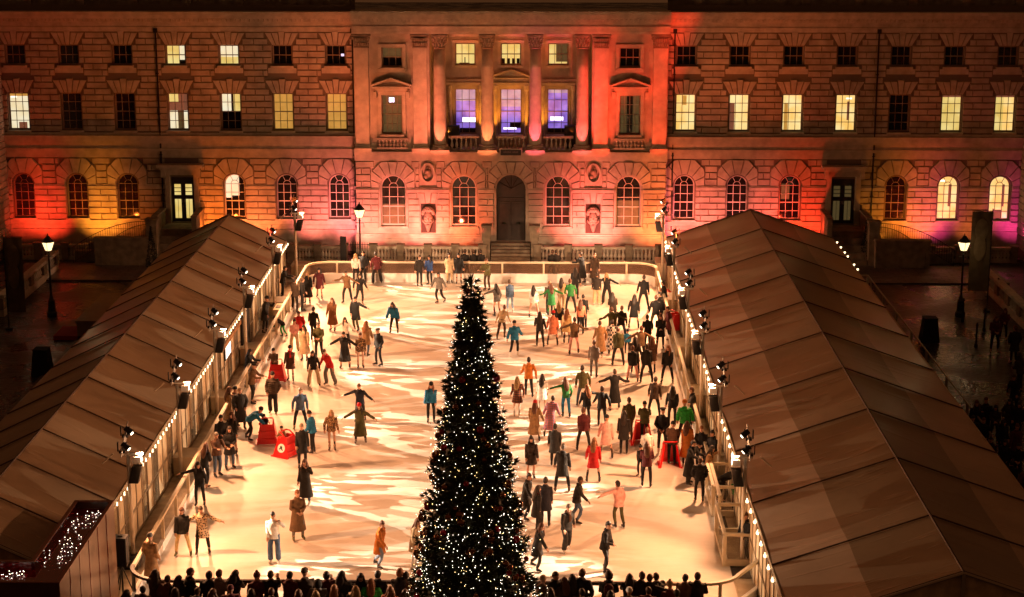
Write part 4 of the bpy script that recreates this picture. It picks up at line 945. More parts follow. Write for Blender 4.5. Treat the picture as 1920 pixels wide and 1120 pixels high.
banner(-26.2,88.5,.8,4.6,.95,'tall dim banner on the left edge of the court',-1)
def planter(u,v,h,w,label):
    x,y,_=G(u,v); m=MB(); m.tube([(x,y,-.1),(x,y,h)],[w*1.0,w*.72],4,side=(1,1,0)); m.tube([(x,y,h),(x,y,h+.05)],[w*.76,w*.76],4,side=(1,1,0))
    tag(m.build('cable_ramp_cover',mat('black_fabric_cover',(.006,.005,.004),.9),None,(x,y,0)),label,'cover')
planter(80,697,1.05,.62,'black tapered fabric cover standing in the dark court on the left')
planter(1742,634,1.0,.62,'black tapered fabric cover standing in the dark court on the right')
m=MB(); x,y,_=G(38,568); m.lathe([(.22,-.1),(.24,.8),(.26,.82),(.2,.95)],x,y,12); tag(m.build('litter_bin',SPK,None,(x,y,0)),'black round litter bin against the left parapet wall','litter bin')
for i,(x,y) in enumerate(((-22.1,101.3),(18.9,104.3))):
    t=empty('clipped_tree',(x,y,0),label='dark clipped conical shrub by the %s doorway'%('left' if i==0 else 'right'),cat='shrub')
    m=MB(); m.lathe([(.06,-.1),(.05,.5)],x,y,6); m.build('trunk',BARK,t,(x,y,0))
    m=MB(); rr=random.Random(i)
    for k in range(1500):
        z=rr.random()**1.3*2.3; r0=.42*(1-z/2.4); a=rr.uniform(0,2*PI); q=r0*(rr.random()**.4); c=Vector((x+q*math.cos(a),y+q*math.sin(a),.3+z)); d=Vector((rr.gauss(0,1),rr.gauss(0,1),rr.gauss(0,1)+.6)).normalized()*.09; e=Vector((rr.gauss(0,1),rr.gauss(0,1),rr.gauss(0,1))).normalized()*.03
        m.add([c-e,c+e,c+d],[(0,1,2)])
    m.build('crown',SHRUB,t,(x,y,0),fix=False)
# service hut roof left of the tent, red carpet, trough
m=MB(); m.box(-22.7,-20.4,86.4,92.2,-.1,.78); m.box(-22.76,-20.34,86.34,92.26,.78,.9); tag(m.build('plant_cabinet',mat('brown_cabinet_panel',(.2,.13,.07),.5,var=.2),None,(-21.5,89,0)),'long low brown cabinet against the outer wall of the small tent','cabinet')
m=MB(); m.box(-23.9,-21.9,86.4,88.3,-.1,.12); tag(m.build('red_platform',REDM,None,(-23,87.4,0)),'low red carpeted platform beside the brown cabinet','platform')
m=MB(); m.box(-24.9,-24.8,80,86.3,-.1,.02); 
# white metal handrail behind the marquee
loc=(17.6,85,0); r=empty('handrail',loc,label='pale post and rail fence running along the outside of the marquee',cat='fence')
for y in (96.2,95.2,91.5,88.0,84.2,80.8,76.5,72.5,68.5): p=MB(); p.box(17.55,17.65,y-.05,y+.05,-.1,1.08); p.build('post',TPOST,r,loc)
q=MB(); q.bar((17.6,96.2,1.08),(17.6,68.5,1.08),.04); q.bar((17.6,96.2,1.08),(16.4,96.2,1.08),.04); q.build('rail',TPOST,r,loc)
# chain posts on the far right
for i,(u,v) in enumerate(((1805,600),(1845,618),(1830,648),(1870,560))):
    x,y,_=G(u,v); m=MB(); m.lathe([(.09,-.1),(.09,.05),(.05,.1),(.045,.95),(.07,1.0),(.05,1.1),(.005,1.15)],x,y,8)
    tag(m.build('bollard',IRON,None,(x,y,0)),'slim dark iron bollard in the unlit court right of the marquee','bollard',group='iron bollards in the right court')
q=MB(); q.lathe([(.05,-.1),(.04,6.5)],24.6,85.5,8); tag(q.build('flag_pole',CHROME,None,(24.6,85.5,0)),'thin pale pole at the right edge of the court','pole')
# ---------------------------------------------------------------- oxblood kiosk in the near left corner
kl=(-14.5,50.5,0); Kk=empty('kiosk',kl,label='glossy oxblood kiosk with added bulbs for reflected tree lights in the near left corner',cat='kiosk')
m=MB(); 
m.box(-13.38,-13.30,47.2,53.8,-.1,3.42); m.box(-30,-13.38,47.2,47.28,-.1,3.42); m.box(-14.5,-13.38,53.72,53.8,-.1,3.42)
m.build('wall',KIOSKW,Kk,kl)
m=MB(); m.box(-14.42,-13.381,48.72,53.719,3.1,3.2); m.box(-30,-13.381,47.281,48.72,3.1,3.2); m.box(-14.5,-14.42,48.8,53.71,-.1,3.42); m.box(-30,-14.5,48.72,48.8,-.1,3.42); m.build('roof_tray',KIOSK,Kk,kl)
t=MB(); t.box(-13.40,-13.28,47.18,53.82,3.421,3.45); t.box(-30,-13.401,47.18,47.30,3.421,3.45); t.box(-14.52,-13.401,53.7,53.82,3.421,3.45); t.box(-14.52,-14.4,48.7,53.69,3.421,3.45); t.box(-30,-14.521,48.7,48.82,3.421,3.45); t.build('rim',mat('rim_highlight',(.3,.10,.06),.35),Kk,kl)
m=MB()
for y in np.arange(48.3,53.7,1.1): m.box(-13.299,-13.285,y,y+.03,0,3.4)
m.build('cladding_seam',KIOSK,Kk,kl)
# added bulbs standing in for tree lights mirrored in the kiosk
loc=(-13.9,51,3.25); N=empty('reflected_glint_bulbs',loc,label='tangle of tiny white fairy lights lying on the oxblood kiosk roof',cat='fairy lights')
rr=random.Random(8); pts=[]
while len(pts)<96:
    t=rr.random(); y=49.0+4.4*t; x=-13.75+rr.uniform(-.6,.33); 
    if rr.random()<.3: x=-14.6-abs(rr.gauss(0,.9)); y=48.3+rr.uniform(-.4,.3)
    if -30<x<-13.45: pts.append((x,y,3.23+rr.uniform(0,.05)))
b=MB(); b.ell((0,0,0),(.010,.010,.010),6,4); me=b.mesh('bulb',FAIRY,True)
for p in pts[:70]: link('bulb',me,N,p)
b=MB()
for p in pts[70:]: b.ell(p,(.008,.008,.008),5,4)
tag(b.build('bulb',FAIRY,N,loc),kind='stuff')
w=MB(); sp=sorted(pts,key=lambda p:p[1])
w.tube([(p[0],p[1],p[2]-.01) for p in sp[::3]],[.005]*len(sp[::3]),3); w.build('cable',IRON,N,loc)  # cable added too, linking the stand-in bulbs
# speakers near both corners
def speaker(x,y,z0,h,w,label,z=0):
    loc=(x,y,0); r=empty('loudspeaker',loc,label=label,cat='loudspeaker')
    m=MB(); m.box(x-w/2,x+w/2,y-w/2,y+w/2,z0,z0+h); m.build('cabinet',SPK,r,loc)
    m=MB(); m.box(x-w/2+.03,x+w/2-.03,y-w/2-.02,y-w/2-.001,z0+.05,z0+h-.05); m.build('grille',IRON,r,loc)
    m=MB(); m.box(x-.08,x+.08,y-.03,y+.03,z0+h+.0,z0+h+.03)
    for a in (0,2.1,4.2): m.bar((x,y,z0-.05),(x+.4*math.cos(a),y+.4*math.sin(a),-.09),.02)
    m.lathe([(.03,0),(.03,z0-.001)],x,y,8); m.build('stand',IRON,r,loc)
speaker(-13.35,54.6,1.0,.95,.42,'black loudspeaker on a stand beside the oxblood kiosk')
speaker(7.3,55.6,.5,1.05,.5,'black loudspeaker on a stand at the near right corner of the rink')
for u,s in ((851,'left'),(1069,'right')):
    x=YX(u,240,107.2)[0]; m=MB(); m.box(x-.34,x+.34,107.0,107.5,6.3,7.55); m.box(x-.3,x+.3,106.97,106.999,6.35,7.5); m.box(x-.2,x+.2,107.1,107.4,6.2,6.3)
    tag(m.build('loudspeaker',SPK,None,(x,107.2,6.2)),'black loudspeaker on the %s of the palace loggia'%s,'loudspeaker')
# lit information screen on the left tent wall, timber header
m=MB(); m.box(-14.0,-13.93,77.9,79.3,1.25,2.1); s_=m.build('info_screen',IRON,None,(-13.95,78.6,1.25)); tag(s_,'glowing white information screen on the side of the small tent','screen')
m=MB(); m.box(-13.929,-13.92,77.96,79.24,1.31,2.04); m.build('display',SCREEN,s_,(-13.95,78.6,1.25))
m=MB(); m.box(-13.98,-13.8,76.6,81.6,2.02,2.22); tag(m.build('timber_header',WOOD,None,(-13.9,79,2.1)),'varnished timber beam over the opening in the small tent','beam')
m=MB(); m.box(-14.0,-13.9,82.4,84.6,.0,2.1); tag(m.build('doorway_panel',mat('dark_opening',(.012,.01,.008),.9),None,(-13.95,83.5,0)),'dark doorway opening in the side of the small tent','doorway')
# booth on the walkway near the leaning worker
m=MB(); m.box(-13.35,-12.98,88.6,89.9,0,.9); m.box(-13.38,-12.95,88.55,89.95,.9,.95); q=m.build('control_desk',DECK2,None,(-13.2,89.2,0)); tag(q,'pale boxed control desk beside the man in the long dark coat','desk')
m=MB(); m.box(-13.3,-13.0,88.9,89.4,.951,.975); m.build('console',SPK,q,(-13.2,89.2,0))
m=MB(); m.box(-13.9,-13.3,56.6,57.6,0,.22); m.tube([(-13.6,57.1,.22),(-13.6,57.1,.3)],[.2,.15],8); tag(m.build('equipment_case',SPK,None,(-13.6,57.1,0)),'low black equipment case on the walkway beside the man in the tan coat','case')
# ---------------------------------------------------------------- Christmas tree
TX,TY=-1.9,48.6; TH=11.85
XT=empty('christmas_tree',(TX,TY,0),label='tall dark Christmas tree covered in tiny lights in front of the rink',cat='Christmas tree')
m=MB(); m.lathe([(.22,-.1),(.18,3),(.02,TH-.3)],TX,TY,10); m.build('trunk',BARK,XT,(TX,TY,0))
rt=random.Random(21)
def rad(z): 
    t=z/TH; return (1.84*(1-t)**.95+.16)*(1+.05*math.sin(z*5.2)+.03*math.sin(z*13)) if z<TH-.1 else .05
vs=[];fs=[]
def leaf(c,d,w,n):
    i=len(vs); vs.extend([c-w,c+w,c+d]); fs.append((i,i+1,i+2))
nb=0
for k in range(8200):
    z=TH*(1-math.sqrt(rt.random()))*1.0; a=rt.uniform(0,2*PI); r=rad(z); lump=1+.10*math.sin(a*7+z*3.1)+.07*math.sin(a*13-z*5)
    rr_=r*lump*(rt.random()**.22); up=rt.uniform(-.1,.35); out=Vector((math.cos(a),math.sin(a),up)).normalized()
    c=Vector((TX,TY,z+.15))+Vector((math.cos(a),math.sin(a),0))*rr_
    for q in range(9):
        d=(out+Vector((rt.gauss(0,.55),rt.gauss(0,.55),rt.gauss(0,.5)))).normalized()*rt.uniform(.10,.22)
        w=d.cross(Vector((rt.gauss(0,1),rt.gauss(0,1),rt.gauss(0,1)))).normalized()*rt.uniform(.022,.045)
        leaf(c-out*.06,d,w,0)
    if k%3==0: 
        d=out*rt.uniform(.2,.38); w=out.cross(Vector((0,0,1))).normalized()*.02; leaf(c,d,w,0)
for k in range(40):
    a=rt.uniform(0,2*PI); leaf(Vector((TX,TY,TH-.4+rt.random()*.3)),Vector((math.cos(a)*.1,math.sin(a)*.1,.25)),Vector((.02,0,0)),0)
m=MB(); m.lathe([(rad(z)*(.80+.04*math.sin(z*9)),z) for z in np.arange(.2,TH-.5,.22)],TX,TY,22); m.build('inner_boughs',NEEDLE,XT,(TX,TY,0),fix=False)
m=MB(); m.v=[tuple(v) for v in vs]; m.f=fs; m.m=[0]*len(fs); m.build('foliage',NEEDLE,XT,(TX,TY,0),fix=False)
# fairy lights
loc=(TX,TY,0); FL=empty('fairy_lights',loc,label='hundreds of tiny white fairy lights wound round the Christmas tree',cat='fairy lights')
pts=[]
NW=2700
for k in range(NW):
    z=TH*(1-math.sqrt(rt.random()*.98))+.1
    a=rt.uniform(0,2*PI); r=rad(z)*(1+.10*math.sin(a*7+z*3.1)+.07*math.sin(a*13-z*5))*rt.uniform(1.0,1.12); pts.append((TX+r*math.cos(a),TY+r*math.sin(a),z+.1))
pts.sort(key=lambda p:(p[1]>TY,p[2]))
b=MB(); b.ell((0,0,0),(.010,.010,.010),6,4); me=b.mesh('bulb',FAIRY,True)
front=[p for p in pts if p[1]<TY]; rt.shuffle(front); rest=front[95:]+[p for p in pts if p[1]>=TY]
for p in front[:95]: link('bulb',me,FL,p)
b=MB()
for i,p in enumerate(rest):
    s=rt.choice((.006,.007,.009)); b.ell(p,(s,s,s),5,4,1 if (rt.random()<.3) else 0)
tag(b.build('bulb',[FAIRY,FAIRYW],FL,loc),kind='stuff')
w=MB(); hel=[]
for k in range(900):
    t=k/900; z=.2+t*(TH-.7); a=t*2*PI*26; r=rad(z)*1.01; hel.append((TX+r*math.cos(a),TY+r*math.sin(a),z))
w.tube(hel,[.006]*len(hel),3); w.build('cable',mat('green_cable',(.01,.02,.01),.7),FL,loc)
# baubles
def bauble(M,r):
    m=MB(); m.ell((0,0,0),(r,r,r),14,10,0); m.lathe([(r*.22,r*.95),(r*.22,r*1.18)],0,0,8,1); return m.mesh('bauble',[M,CHROME],True)
bs={k:bauble(M,1) for k,M in (('g',GOLD),('r',REDB),('p',PINKB))}
def put_b(kind,z,a,r,label,group):
    rr_=rad(z)*1.07; o=link('bauble',bs[kind],None,(TX+rr_*math.cos(a),TY+rr_*math.sin(a),z)); o.scale=(r,r,r); tag(o,label,'bauble',group)
for k in range(80):
    z=TH*(1-math.sqrt(rt.random()*.93))+.2; a=rt.uniform(PI*1.0,2*PI); put_b('g',z,a,rt.uniform(.07,.13)*(1 if z<7 else .75),'large gold glass bauble on the Christmas tree','gold baubles on the Christmas tree')
for k in range(22):
    z=TH*(1-math.sqrt(rt.random()*.9))+.3; a=rt.uniform(PI*1.02,PI*1.98); put_b('r',z,a,rt.uniform(.07,.11),'deep red bauble on the Christmas tree','red baubles on the Christmas tree')
put_b('p',9.0,PI*1.97,.12,'bright pink bauble on the upper right edge of the Christmas tree',None)
# ---------------------------------------------------------------- people
SKIN=mat('skin_light',(.55,.30,.20),.55); SKIN2=mat('skin_brown',(.16,.075,.045),.55); EYE=mat('eye_dark',(.02,.012,.01),.3); LIP=mat('lips',(.32,.08,.07),.5)
PAL_C=dict(k=(.007,.006,.006),n=(.010,.011,.022),d=(.017,.014,.012),b=(.045,.024,.012),t=(.30,.17,.075),e=(.48,.36,.22),w=(.72,.68,.62),r=(.55,.012,.012),m=(.09,.010,.014),
 o=(.55,.17,.02),s=(.70,.24,.13),p=(.72,.36,.32),g=(.015,.15,.03),G=(.02,.38,.05),v=(.075,.07,.022),T=(.01,.15,.30),j=(.06,.10,.17),l=(.22,.30,.42),y=(.70,.52,.25),c=(.14,.13,.12),u=(.02,.06,.20),B=(.13,.07,.03),h=(.03,.016,.009),x=(.42,.24,.09),z=(.22,.08,.025),q=(.09,.04,.02))
def cloth(c):
    nm={'k':'black','n':'navy','d':'charcoal','b':'dark_brown','t':'tan','e':'beige','w':'white','r':'red','m':'maroon','o':'orange','s':'salmon','p':'pink','g':'green','G':'bright_green','v':'olive','T':'teal','j':'denim','l':'light_denim','y':'pale_yellow','c':'grey','u':'blue','B':'brown'}.get(c,c)
    return mat('fabric_'+nm,PAL_C[c],.85,var=.25,vscale=9,bump=.5,bscale=14)
def pattern(name,c1,c2,kind,scale,c3=None):
    if name in MATS: return MATS[name]
    m=mat(name,c1,.85); n,l,p=nodes(m); tc=n.new('ShaderNodeTexCoord'); mx=n.new('ShaderNodeMix'); mx.data_type='RGBA'; mx.inputs[6].default_value=(*c1,1); mx.inputs[7].default_value=(*c2,1)
    if kind=='plaid':
        fs=[]
        for d in ('X','Z'):
            w_=n.new('ShaderNodeTexWave'); w_.bands_direction=d; w_.inputs['Scale'].default_value=scale; l.new(tc.outputs['Object'],w_.inputs[0]); fs.append(w_)
        a=n.new('ShaderNodeMath'); a.operation='ADD'; l.new(fs[0].outputs[1],a.inputs[0]); l.new(fs[1].outputs[1],a.inputs[1])
        g=n.new('ShaderNodeMapRange'); g.inputs[1].default_value=.7; g.inputs[2].default_value=1.3; l.new(a.outputs[0],g.inputs[0]); l.new(g.outputs[0],mx.inputs[0])
    elif kind=='stripe':
        w_=n.new('ShaderNodeTexWave'); w_.bands_direction='Z'; w_.inputs['Scale'].default_value=scale; l.new(tc.outputs['Object'],w_.inputs[0]); l.new(w_.outputs[1],mx.inputs[0])
    else:
        v=n.new('ShaderNodeTexVoronoi' if kind=='spot' else 'ShaderNodeTexChecker'); v.inputs['Scale'].default_value=scale; l.new(tc.outputs['Object'],v.inputs['Vector'])
        g=n.new('ShaderNodeMapRange'); g.inputs[1].default_value=.38; g.inputs[2].default_value=.46; l.new(v.outputs[0 if kind=='spot' else 1],g.inputs[0]); l.new(g.outputs[0],mx.inputs[0])
    l.new(mx.outputs[2],p.inputs['Base Color']); return m
PATS=dict(P=('tartan_brown',(.20,.05,.015),(.02,.012,.012),'plaid',3.2),Q=('bright_plaid',(.55,.12,.14),(.12,.16,.25),'plaid',4.5),L=('animal_print',(.04,.02,.012),(.62,.45,.28),'spot',16),C=('black_white_check',(.02,.02,.02),(.7,.65,.6),'check',9),S=('grey_stripe_knit',(.30,.26,.24),(.08,.07,.07),'stripe',9),F=('fur_pattern',(.45,.25,.10),(.10,.05,.025),'spot',22),K=('denim_over_plaid',(.07,.12,.22),(.10,.17,.28),'spot',6))
def M_(c): return pattern(*PATS[c]) if c in PATS else cloth(c)
def vec(*a): return Vector(a)
POSES={ # upper arm, forearm (right s=+1 shown, mirrored x by s); legs thigh, shin ; lean deg
 'st':dict(a=[((.16,0,-1),(.06,-.22,-1))]*2,l=[((.08,-.03,-1),(.0,.03,-1)),((.08,.03,-1),(.0,.03,-1))],lean=2),
 'le':dict(a=[((.24,-.05,-1),(.05,-.3,-1))]*2,l=[((.26,-.08,-1),(.12,.1,-1)),((.26,.02,-1),(.12,.12,-1))],lean=6),
 'ao':dict(a=[((.85,-.1,-.55),(.9,-.15,-.4))]*2,l=[((.18,-.1,-1),(.08,.12,-1)),((.18,.05,-1),(.08,.1,-1))],lean=7),
 'on':dict(a=[((.95,-.15,-.35),(1,-.2,-.1)),((.2,.1,-1),(.1,-.25,-1))],l=[((.12,-.2,-1),(.03,.15,-1)),((.12,.1,-1),(.03,.2,-1))],lean=6),
 'wk':dict(a=[((.25,-.45,-.85),(.1,-.6,-.7)),((.3,.4,-.9),(.2,.1,-1))],l=[((.06,-.42,-1),(.02,.10,-1)),((.06,.22,-1),(.1,.55,-.85))],lean=9),
 'ln':dict(a=[((.35,-.1,-.95),(.25,-.4,-.85)),((.35,.25,-.9),(.3,.0,-1))],l=[((.12,-.45,-.95),(.02,.25,-1)),((.16,.05,-1),(.12,.35,-.9))],lean=20),
 'fr':dict(a=[((.12,-.6,-.8),(-.05,-1,-.05))]*2,l=[((.07,-.04,-1),(.0,.04,-1)),((.07,.04,-1),(.0,.04,-1))],lean=8),
 'ph':dict(a=[((.2,-.55,-.8),(-.15,-.65,.8)),((.15,0,-1),(.0,-.4,-1))],l=[((.06,-.03,-1),(.0,.03,-1)),((.06,.03,-1),(.0,.03,-1))],lean=2),
 'po':dict(a=[((.36,.12,-.93),(-.3,-.45,-.8))]*2,l=[((.07,-.02,-1),(.0,.03,-1)),((.09,.05,-1),(.0,.03,-1))],lean=1),
 'cl':dict(a=[((.18,-.1,-1),(-.62,-.62,-.35))]*2,l=[((.12,-.05,-1),(.03,.05,-1)),((.12,.05,-1),(.03,.05,-1))],lean=3),
 'bk':dict(a=[((.3,.35,-.9),(-.62,.35,-.6))]*2,l=[((.05,-.12,-1),(.0,.06,-1)),((.07,.12,-1),(.0,.12,-1))],lean=5),
 'bd':dict(a=[((.15,-.75,-.75),(.0,-.75,-.7))]*2,l=[((.1,-.3,-1),(.02,.2,-1)),((.1,.15,-1),(.05,.3,-1))],lean=55),
 'hf':dict(a=[((.55,-.45,-.25),(-.75,-.25,.7)),((.2,0,-1),(.1,-.3,-1))],l=[((.08,-.03,-1),(.0,.03,-1)),((.1,.05,-1),(.0,.03,-1))],lean=2)}
HT=1.72
def jit(pose):
    p,_,v=pose.partition('~'); P_=POSES[p]
    if not v: return P_
    r=random.Random(p+v); j=lambda t,s:tuple(c+r.gauss(0,s) for c in t)
    k=.5 if p in('po','cl','bk','fr','bd','hf') else 1.
    return dict(a=[(j(a,.13*k),j(b,.14*k)) for a,b in P_['a']],l=[((a[0]+r.gauss(0,.03),a[1]-abs(r.gauss(0,.16)),a[2]),(b[0],b[1]+abs(r.gauss(0,.16)),b[2])) for a,b in P_['l']],lean=P_['lean']+r.uniform(-2,8),tw=r.uniform(-22,22))
def skel(pose,mir):
    P_=jit(pose); J={}; pel=vec(0,0,.93); J['pel']=pel
    for k,s in enumerate((1,-1)):
        th,sh=P_['l'][k]; hp=pel+vec(s*.09,0,-.02); kn=hp+vec(s*th[0],th[1],th[2]).normalized()*.42; an=kn+vec(s*sh[0],sh[1],sh[2]).normalized()*.41
        J['hip%d'%k]=hp;J['kn%d'%k]=kn;J['an%d'%k]=an
    le=R(P_['lean']); rot=Matrix.Rotation(R(P_.get('tw',0)),3,'Z')@Matrix.Rotation(le,3,'X')    # lean forward = towards -Y
    def up(x,y,z): return pel+rot@vec(x,y,z)
    J['wai']=up(0,.0,.14);J['che']=up(0,.0,.34);J['nek']=up(0,.01,.52)
    hr=Matrix.Rotation(R(P_.get('tw',0)*1.3),3,'Z')@Matrix.Rotation(le*.55,3,'X'); J['hd']=J['nek']+hr@vec(0,-.02,.155); J['hrot']=hr; J['rot']=rot
    for k,s in enumerate((1,-1)):
        ua,fa=P_['a'][k]; shd=up(s*.175,.0,.455); el=shd+vec(s*ua[0],ua[1],ua[2]).normalized()*.285; wr=el+vec(s*fa[0],fa[1],fa[2]).normalized()*.25
        J['sh%d'%k]=shd;J['el%d'%k]=el;J['wr%d'%k]=wr;J['ha%d'%k]=(wr-el).normalized()
    lo=min(J['an0'].z,J['an1'].z); dz=.135-lo
    for k in J:
        if k not in('hrot','rot','ha0','ha1'): J[k]=J[k]+vec(0,0,dz)
    if mir:
        F_=lambda v:vec(-v.x,v.y,v.z)
        for k in list(J):
            if k not in('hrot','rot'): J[k]=F_(J[k])
    return J
def hand(m,wr,d,s):
    side=d.cross(vec(0,0,1)); side=side.normalized() if side.length>.1 else vec(1,0,0)
    palm=side; nrm=d.cross(side).normalized()
    m.tube([wr-d*.03,wr+d*.03,wr+d*.085],[(.026,.02),(.042,.018),(.040,.014)],8,side=palm)
    for i,(o,L) in enumerate(((-.031,.066),(-.011,.078),(.010,.074),(.030,.058))):
        b=wr+d*.078+palm*o; k1=b+d*L*.5+nrm*.006; k2=k1+d*L*.42+nrm*.02
        m.tube([b,k1,k2],[.0095,.0088,.006],6)
    b=wr+d*.025-palm*.035; m.tube([b,b+d*.035-palm*.022,b+d*.07-palm*.026],[.012,.011,.008],6)
def head_parts(m,J,ks=1.):
    h=J['hd']; q=J['hrot']
    def T(x,y,z): return h+q@vec(x*ks,y*ks,z*ks)
    prof=[(-.118,.03,.03,-.05),(-.10,.048,.05,-.035),(-.06,.062,.075,-.012),(-.02,.070,.086,-.002),(.03,.075,.095,.004),(.075,.070,.088,.008),(.108,.045,.06,.010),(.122,.012,.02,.01)]
    pts=[T(0,p[3],p[0]) for p in prof]; n=12; vs=[];fs=[]
    for (z,a,b,cy) in prof:
        for k in range(n): an=2*PI*k/n; vs.append(T(a*math.cos(an),cy+b*math.sin(an),z))
    for i in range(len(prof)-1):
        for k in range(n): k2=(k+1)%n; fs.append((i*n+k,i*n+k2,(i+1)*n+k2,(i+1)*n+k))
    fs.append(tuple(reversed(range(n)))); fs.append(tuple(range((len(prof)-1)*n,len(prof)*n))); m.add(vs,fs)
    m.tube([T(0,-.085,.02),T(0,-.108,-.025),T(0,-.088,-.035)],[.010,.018,.012],6)
    for s in (-1,1): m.ell(T(s*.074,.008,-.005),(.014,.02,.03),8,6)
def body_raw(pose,mir):
    J=skel(pose,mir); m=MB()
    m.tube([J['pel']+vec(0,0,-.08),J['pel'],J['wai'],J['che'],J['nek']+(J['che']-J['nek'])*.25,J['nek']],[(.10,.08),(.145,.095),(.12,.085),(.15,.10),(.13,.07),(.055,.055)],12,side=(1,0,0))
    m.tube([J['nek']-vec(0,0,.03),J['hd']+vec(0,0,-.05)],[.052,.048],10)
    head_parts(m,J)
    for k in (0,1):
        m.tube([J['sh%d'%k]+(J['che']-J['sh%d'%k])*.2,J['sh%d'%k],J['el%d'%k],J['wr%d'%k],J['wr%d'%k]+J['ha%d'%k]*.02],[.04,.045,.036,.025,.024],8)
        m.tube([J['hip%d'%k]+vec(0,0,.06),J['hip%d'%k],J['kn%d'%k]+(J['hip%d'%k]-J['kn%d'%k])*.1,J['kn%d'%k]+(J['an%d'%k]-J['kn%d'%k])*.3,J['an%d'%k]],[.08,.078,.05,.05,.034],10)
        a=J['an%d'%k]; m.tube([a+vec(0,.03,-.03),a+vec(0,-.03,-.06),a+vec(0,-.14,-.09)],[.035,.04,.028],8)
    return m,J
def torso_tube(m,J,w,bl,hem,hw,collar=.075):
    """hem: how far below the pelvis the garment hangs, hw: hem half width"""
    pts=[];rad=[]
    p=J['pel']
    if hem>.1:
        for t in (1,.5): 
            pts.append(p+vec(0,0,-hem*t)); ww=.165+w*.5+(hw-.165)*t; rad.append((ww,ww*.82))
    else: pts.append(p+vec(0,0,-hem)); rad.append((.17+w,.125+w))
    pts+=[p,J['wai'],J['che'],J['nek']+(J['che']-J['nek'])*.42,J['nek']+(J['che']-J['nek'])*.18,J['nek']+J['rot']@vec(0,0,.035)]
    rad+=[(.165+w,.118+w),(.148+w,.108+w),(.178+w,.125+w),(.16+w,.095+w),(.10,.085),(collar,collar*.95)]
    m.tube(pts,rad,14,side=(1,0,0))
def top_raw(pose,mir,kind):
    J=skel(pose,mir); m=MB(); w,hem,hw,sl={'ja':(.024,.10,.20,.008),'sw':(.012,.07,.18,.0),'pu':(.045,.09,.22,.024),'co':(.03,.36,.235,.012),'lo':(.03,.62,.28,.014),'dr':(.022,.34,.25,.004),'bl':(.016,.13,.19,.004)}[kind]
    if kind=='bl' or kind=='ja': hem=.13
    torso_tube(m,J,w,0,hem,hw)
    for k in (0,1):
        s,e,r=J['sh%d'%k],J['el%d'%k],J['wr%d'%k]
        m.tube([s+(J['che']-s)*.25,s,e+(s-e)*.5,e,r+(e-r)*.45,r+J['ha%d'%k]*.01],[.07+sl,.068+sl,.058+sl,.052+sl,.048+sl,.042+sl],10)
    if kind in('ja','pu','co','lo') : m.tube([J['nek']+J['rot']@vec(0,.055,.0),J['nek']+J['rot']@vec(0,.085,-.03)],[(.085,.045),(.09,.05)],8)   # hood / collar roll
    return m,J
def leg_raw(pose,mir,kind):
    J=skel(pose,mir); m=MB(); t,k_,a_={'sl':(.095,.066,.052),'wi':(.108,.086,.088),'ti':(.076,.050,.040)}[kind]
    m.tube([J['pel']+vec(0,0,.10),J['pel']+vec(0,0,.0),J['pel']+vec(0,0,-.08)],[(.145,.105),(.158,.115),(.12,.10)],12,side=(1,0,0))
    for k in (0,1):
        h,n,a=J['hip%d'%k],J['kn%d'%k],J['an%d'%k]
        m.tube([h+vec(0,0,.05),h,n+(h-n)*.1,n+(a-n)*.35,a+vec(0,0,.05 if kind!='wi' else -.02)],[t,t,k_,(k_+a_)/2+.006,a_],10)
    return m,J
def boot_mesh(kind):
    m=MB(); n=10
    secs=[(.055,-.055,.05,.062),(.035,-.03,.05,.095),(-.01,.0,.04,.135),(-.07,-.02,.042,.085),(-.13,-.04,.036,.06),(-.165,-.05,.022,.035)]
    m.tube([vec(0,.055,.05),vec(0,-.01,.055),vec(0,-.08,.045),vec(0,-.15,.035),vec(0,-.185,.03)],[(.035,.05),(.044,.055),(.046,.042),(.040,.030),(.018,.016)],n,side=(1,0,0))
    m.tube([vec(0,.01,.04),vec(0,.012,.12),vec(0,.014,.2 if kind=='sk' else .15)],[.046,.046,.052],n)
    if kind=='sk':
        m.v=[(x,y,z+.035) for x,y,z in m.v]
        m.box(-.004,.004,-.16,.08,.0,.022,1); m.box(-.007,.007,-.12,-.08,.022,.042,1); m.box(-.007,.007,.01,.05,.022,.045,1)
    return m
BOOTS={}
def boots(kind,col):
    k=(kind,col)
    if k not in BOOTS: BOOTS[k]=boot_mesh(kind).mesh('skate' if kind=='sk' else 'shoe',[{'o':mat('olive_skate_shell',(.10,.10,.03),.4),'k':mat('black_boot_leather',(.014,.012,.011),.4),'w':mat('white_skate_leather',(.6,.55,.48),.4),'b':mat('brown_boot',(.06,.03,.015),.5)}[col],CHROME],True)
    return BOOTS[k]
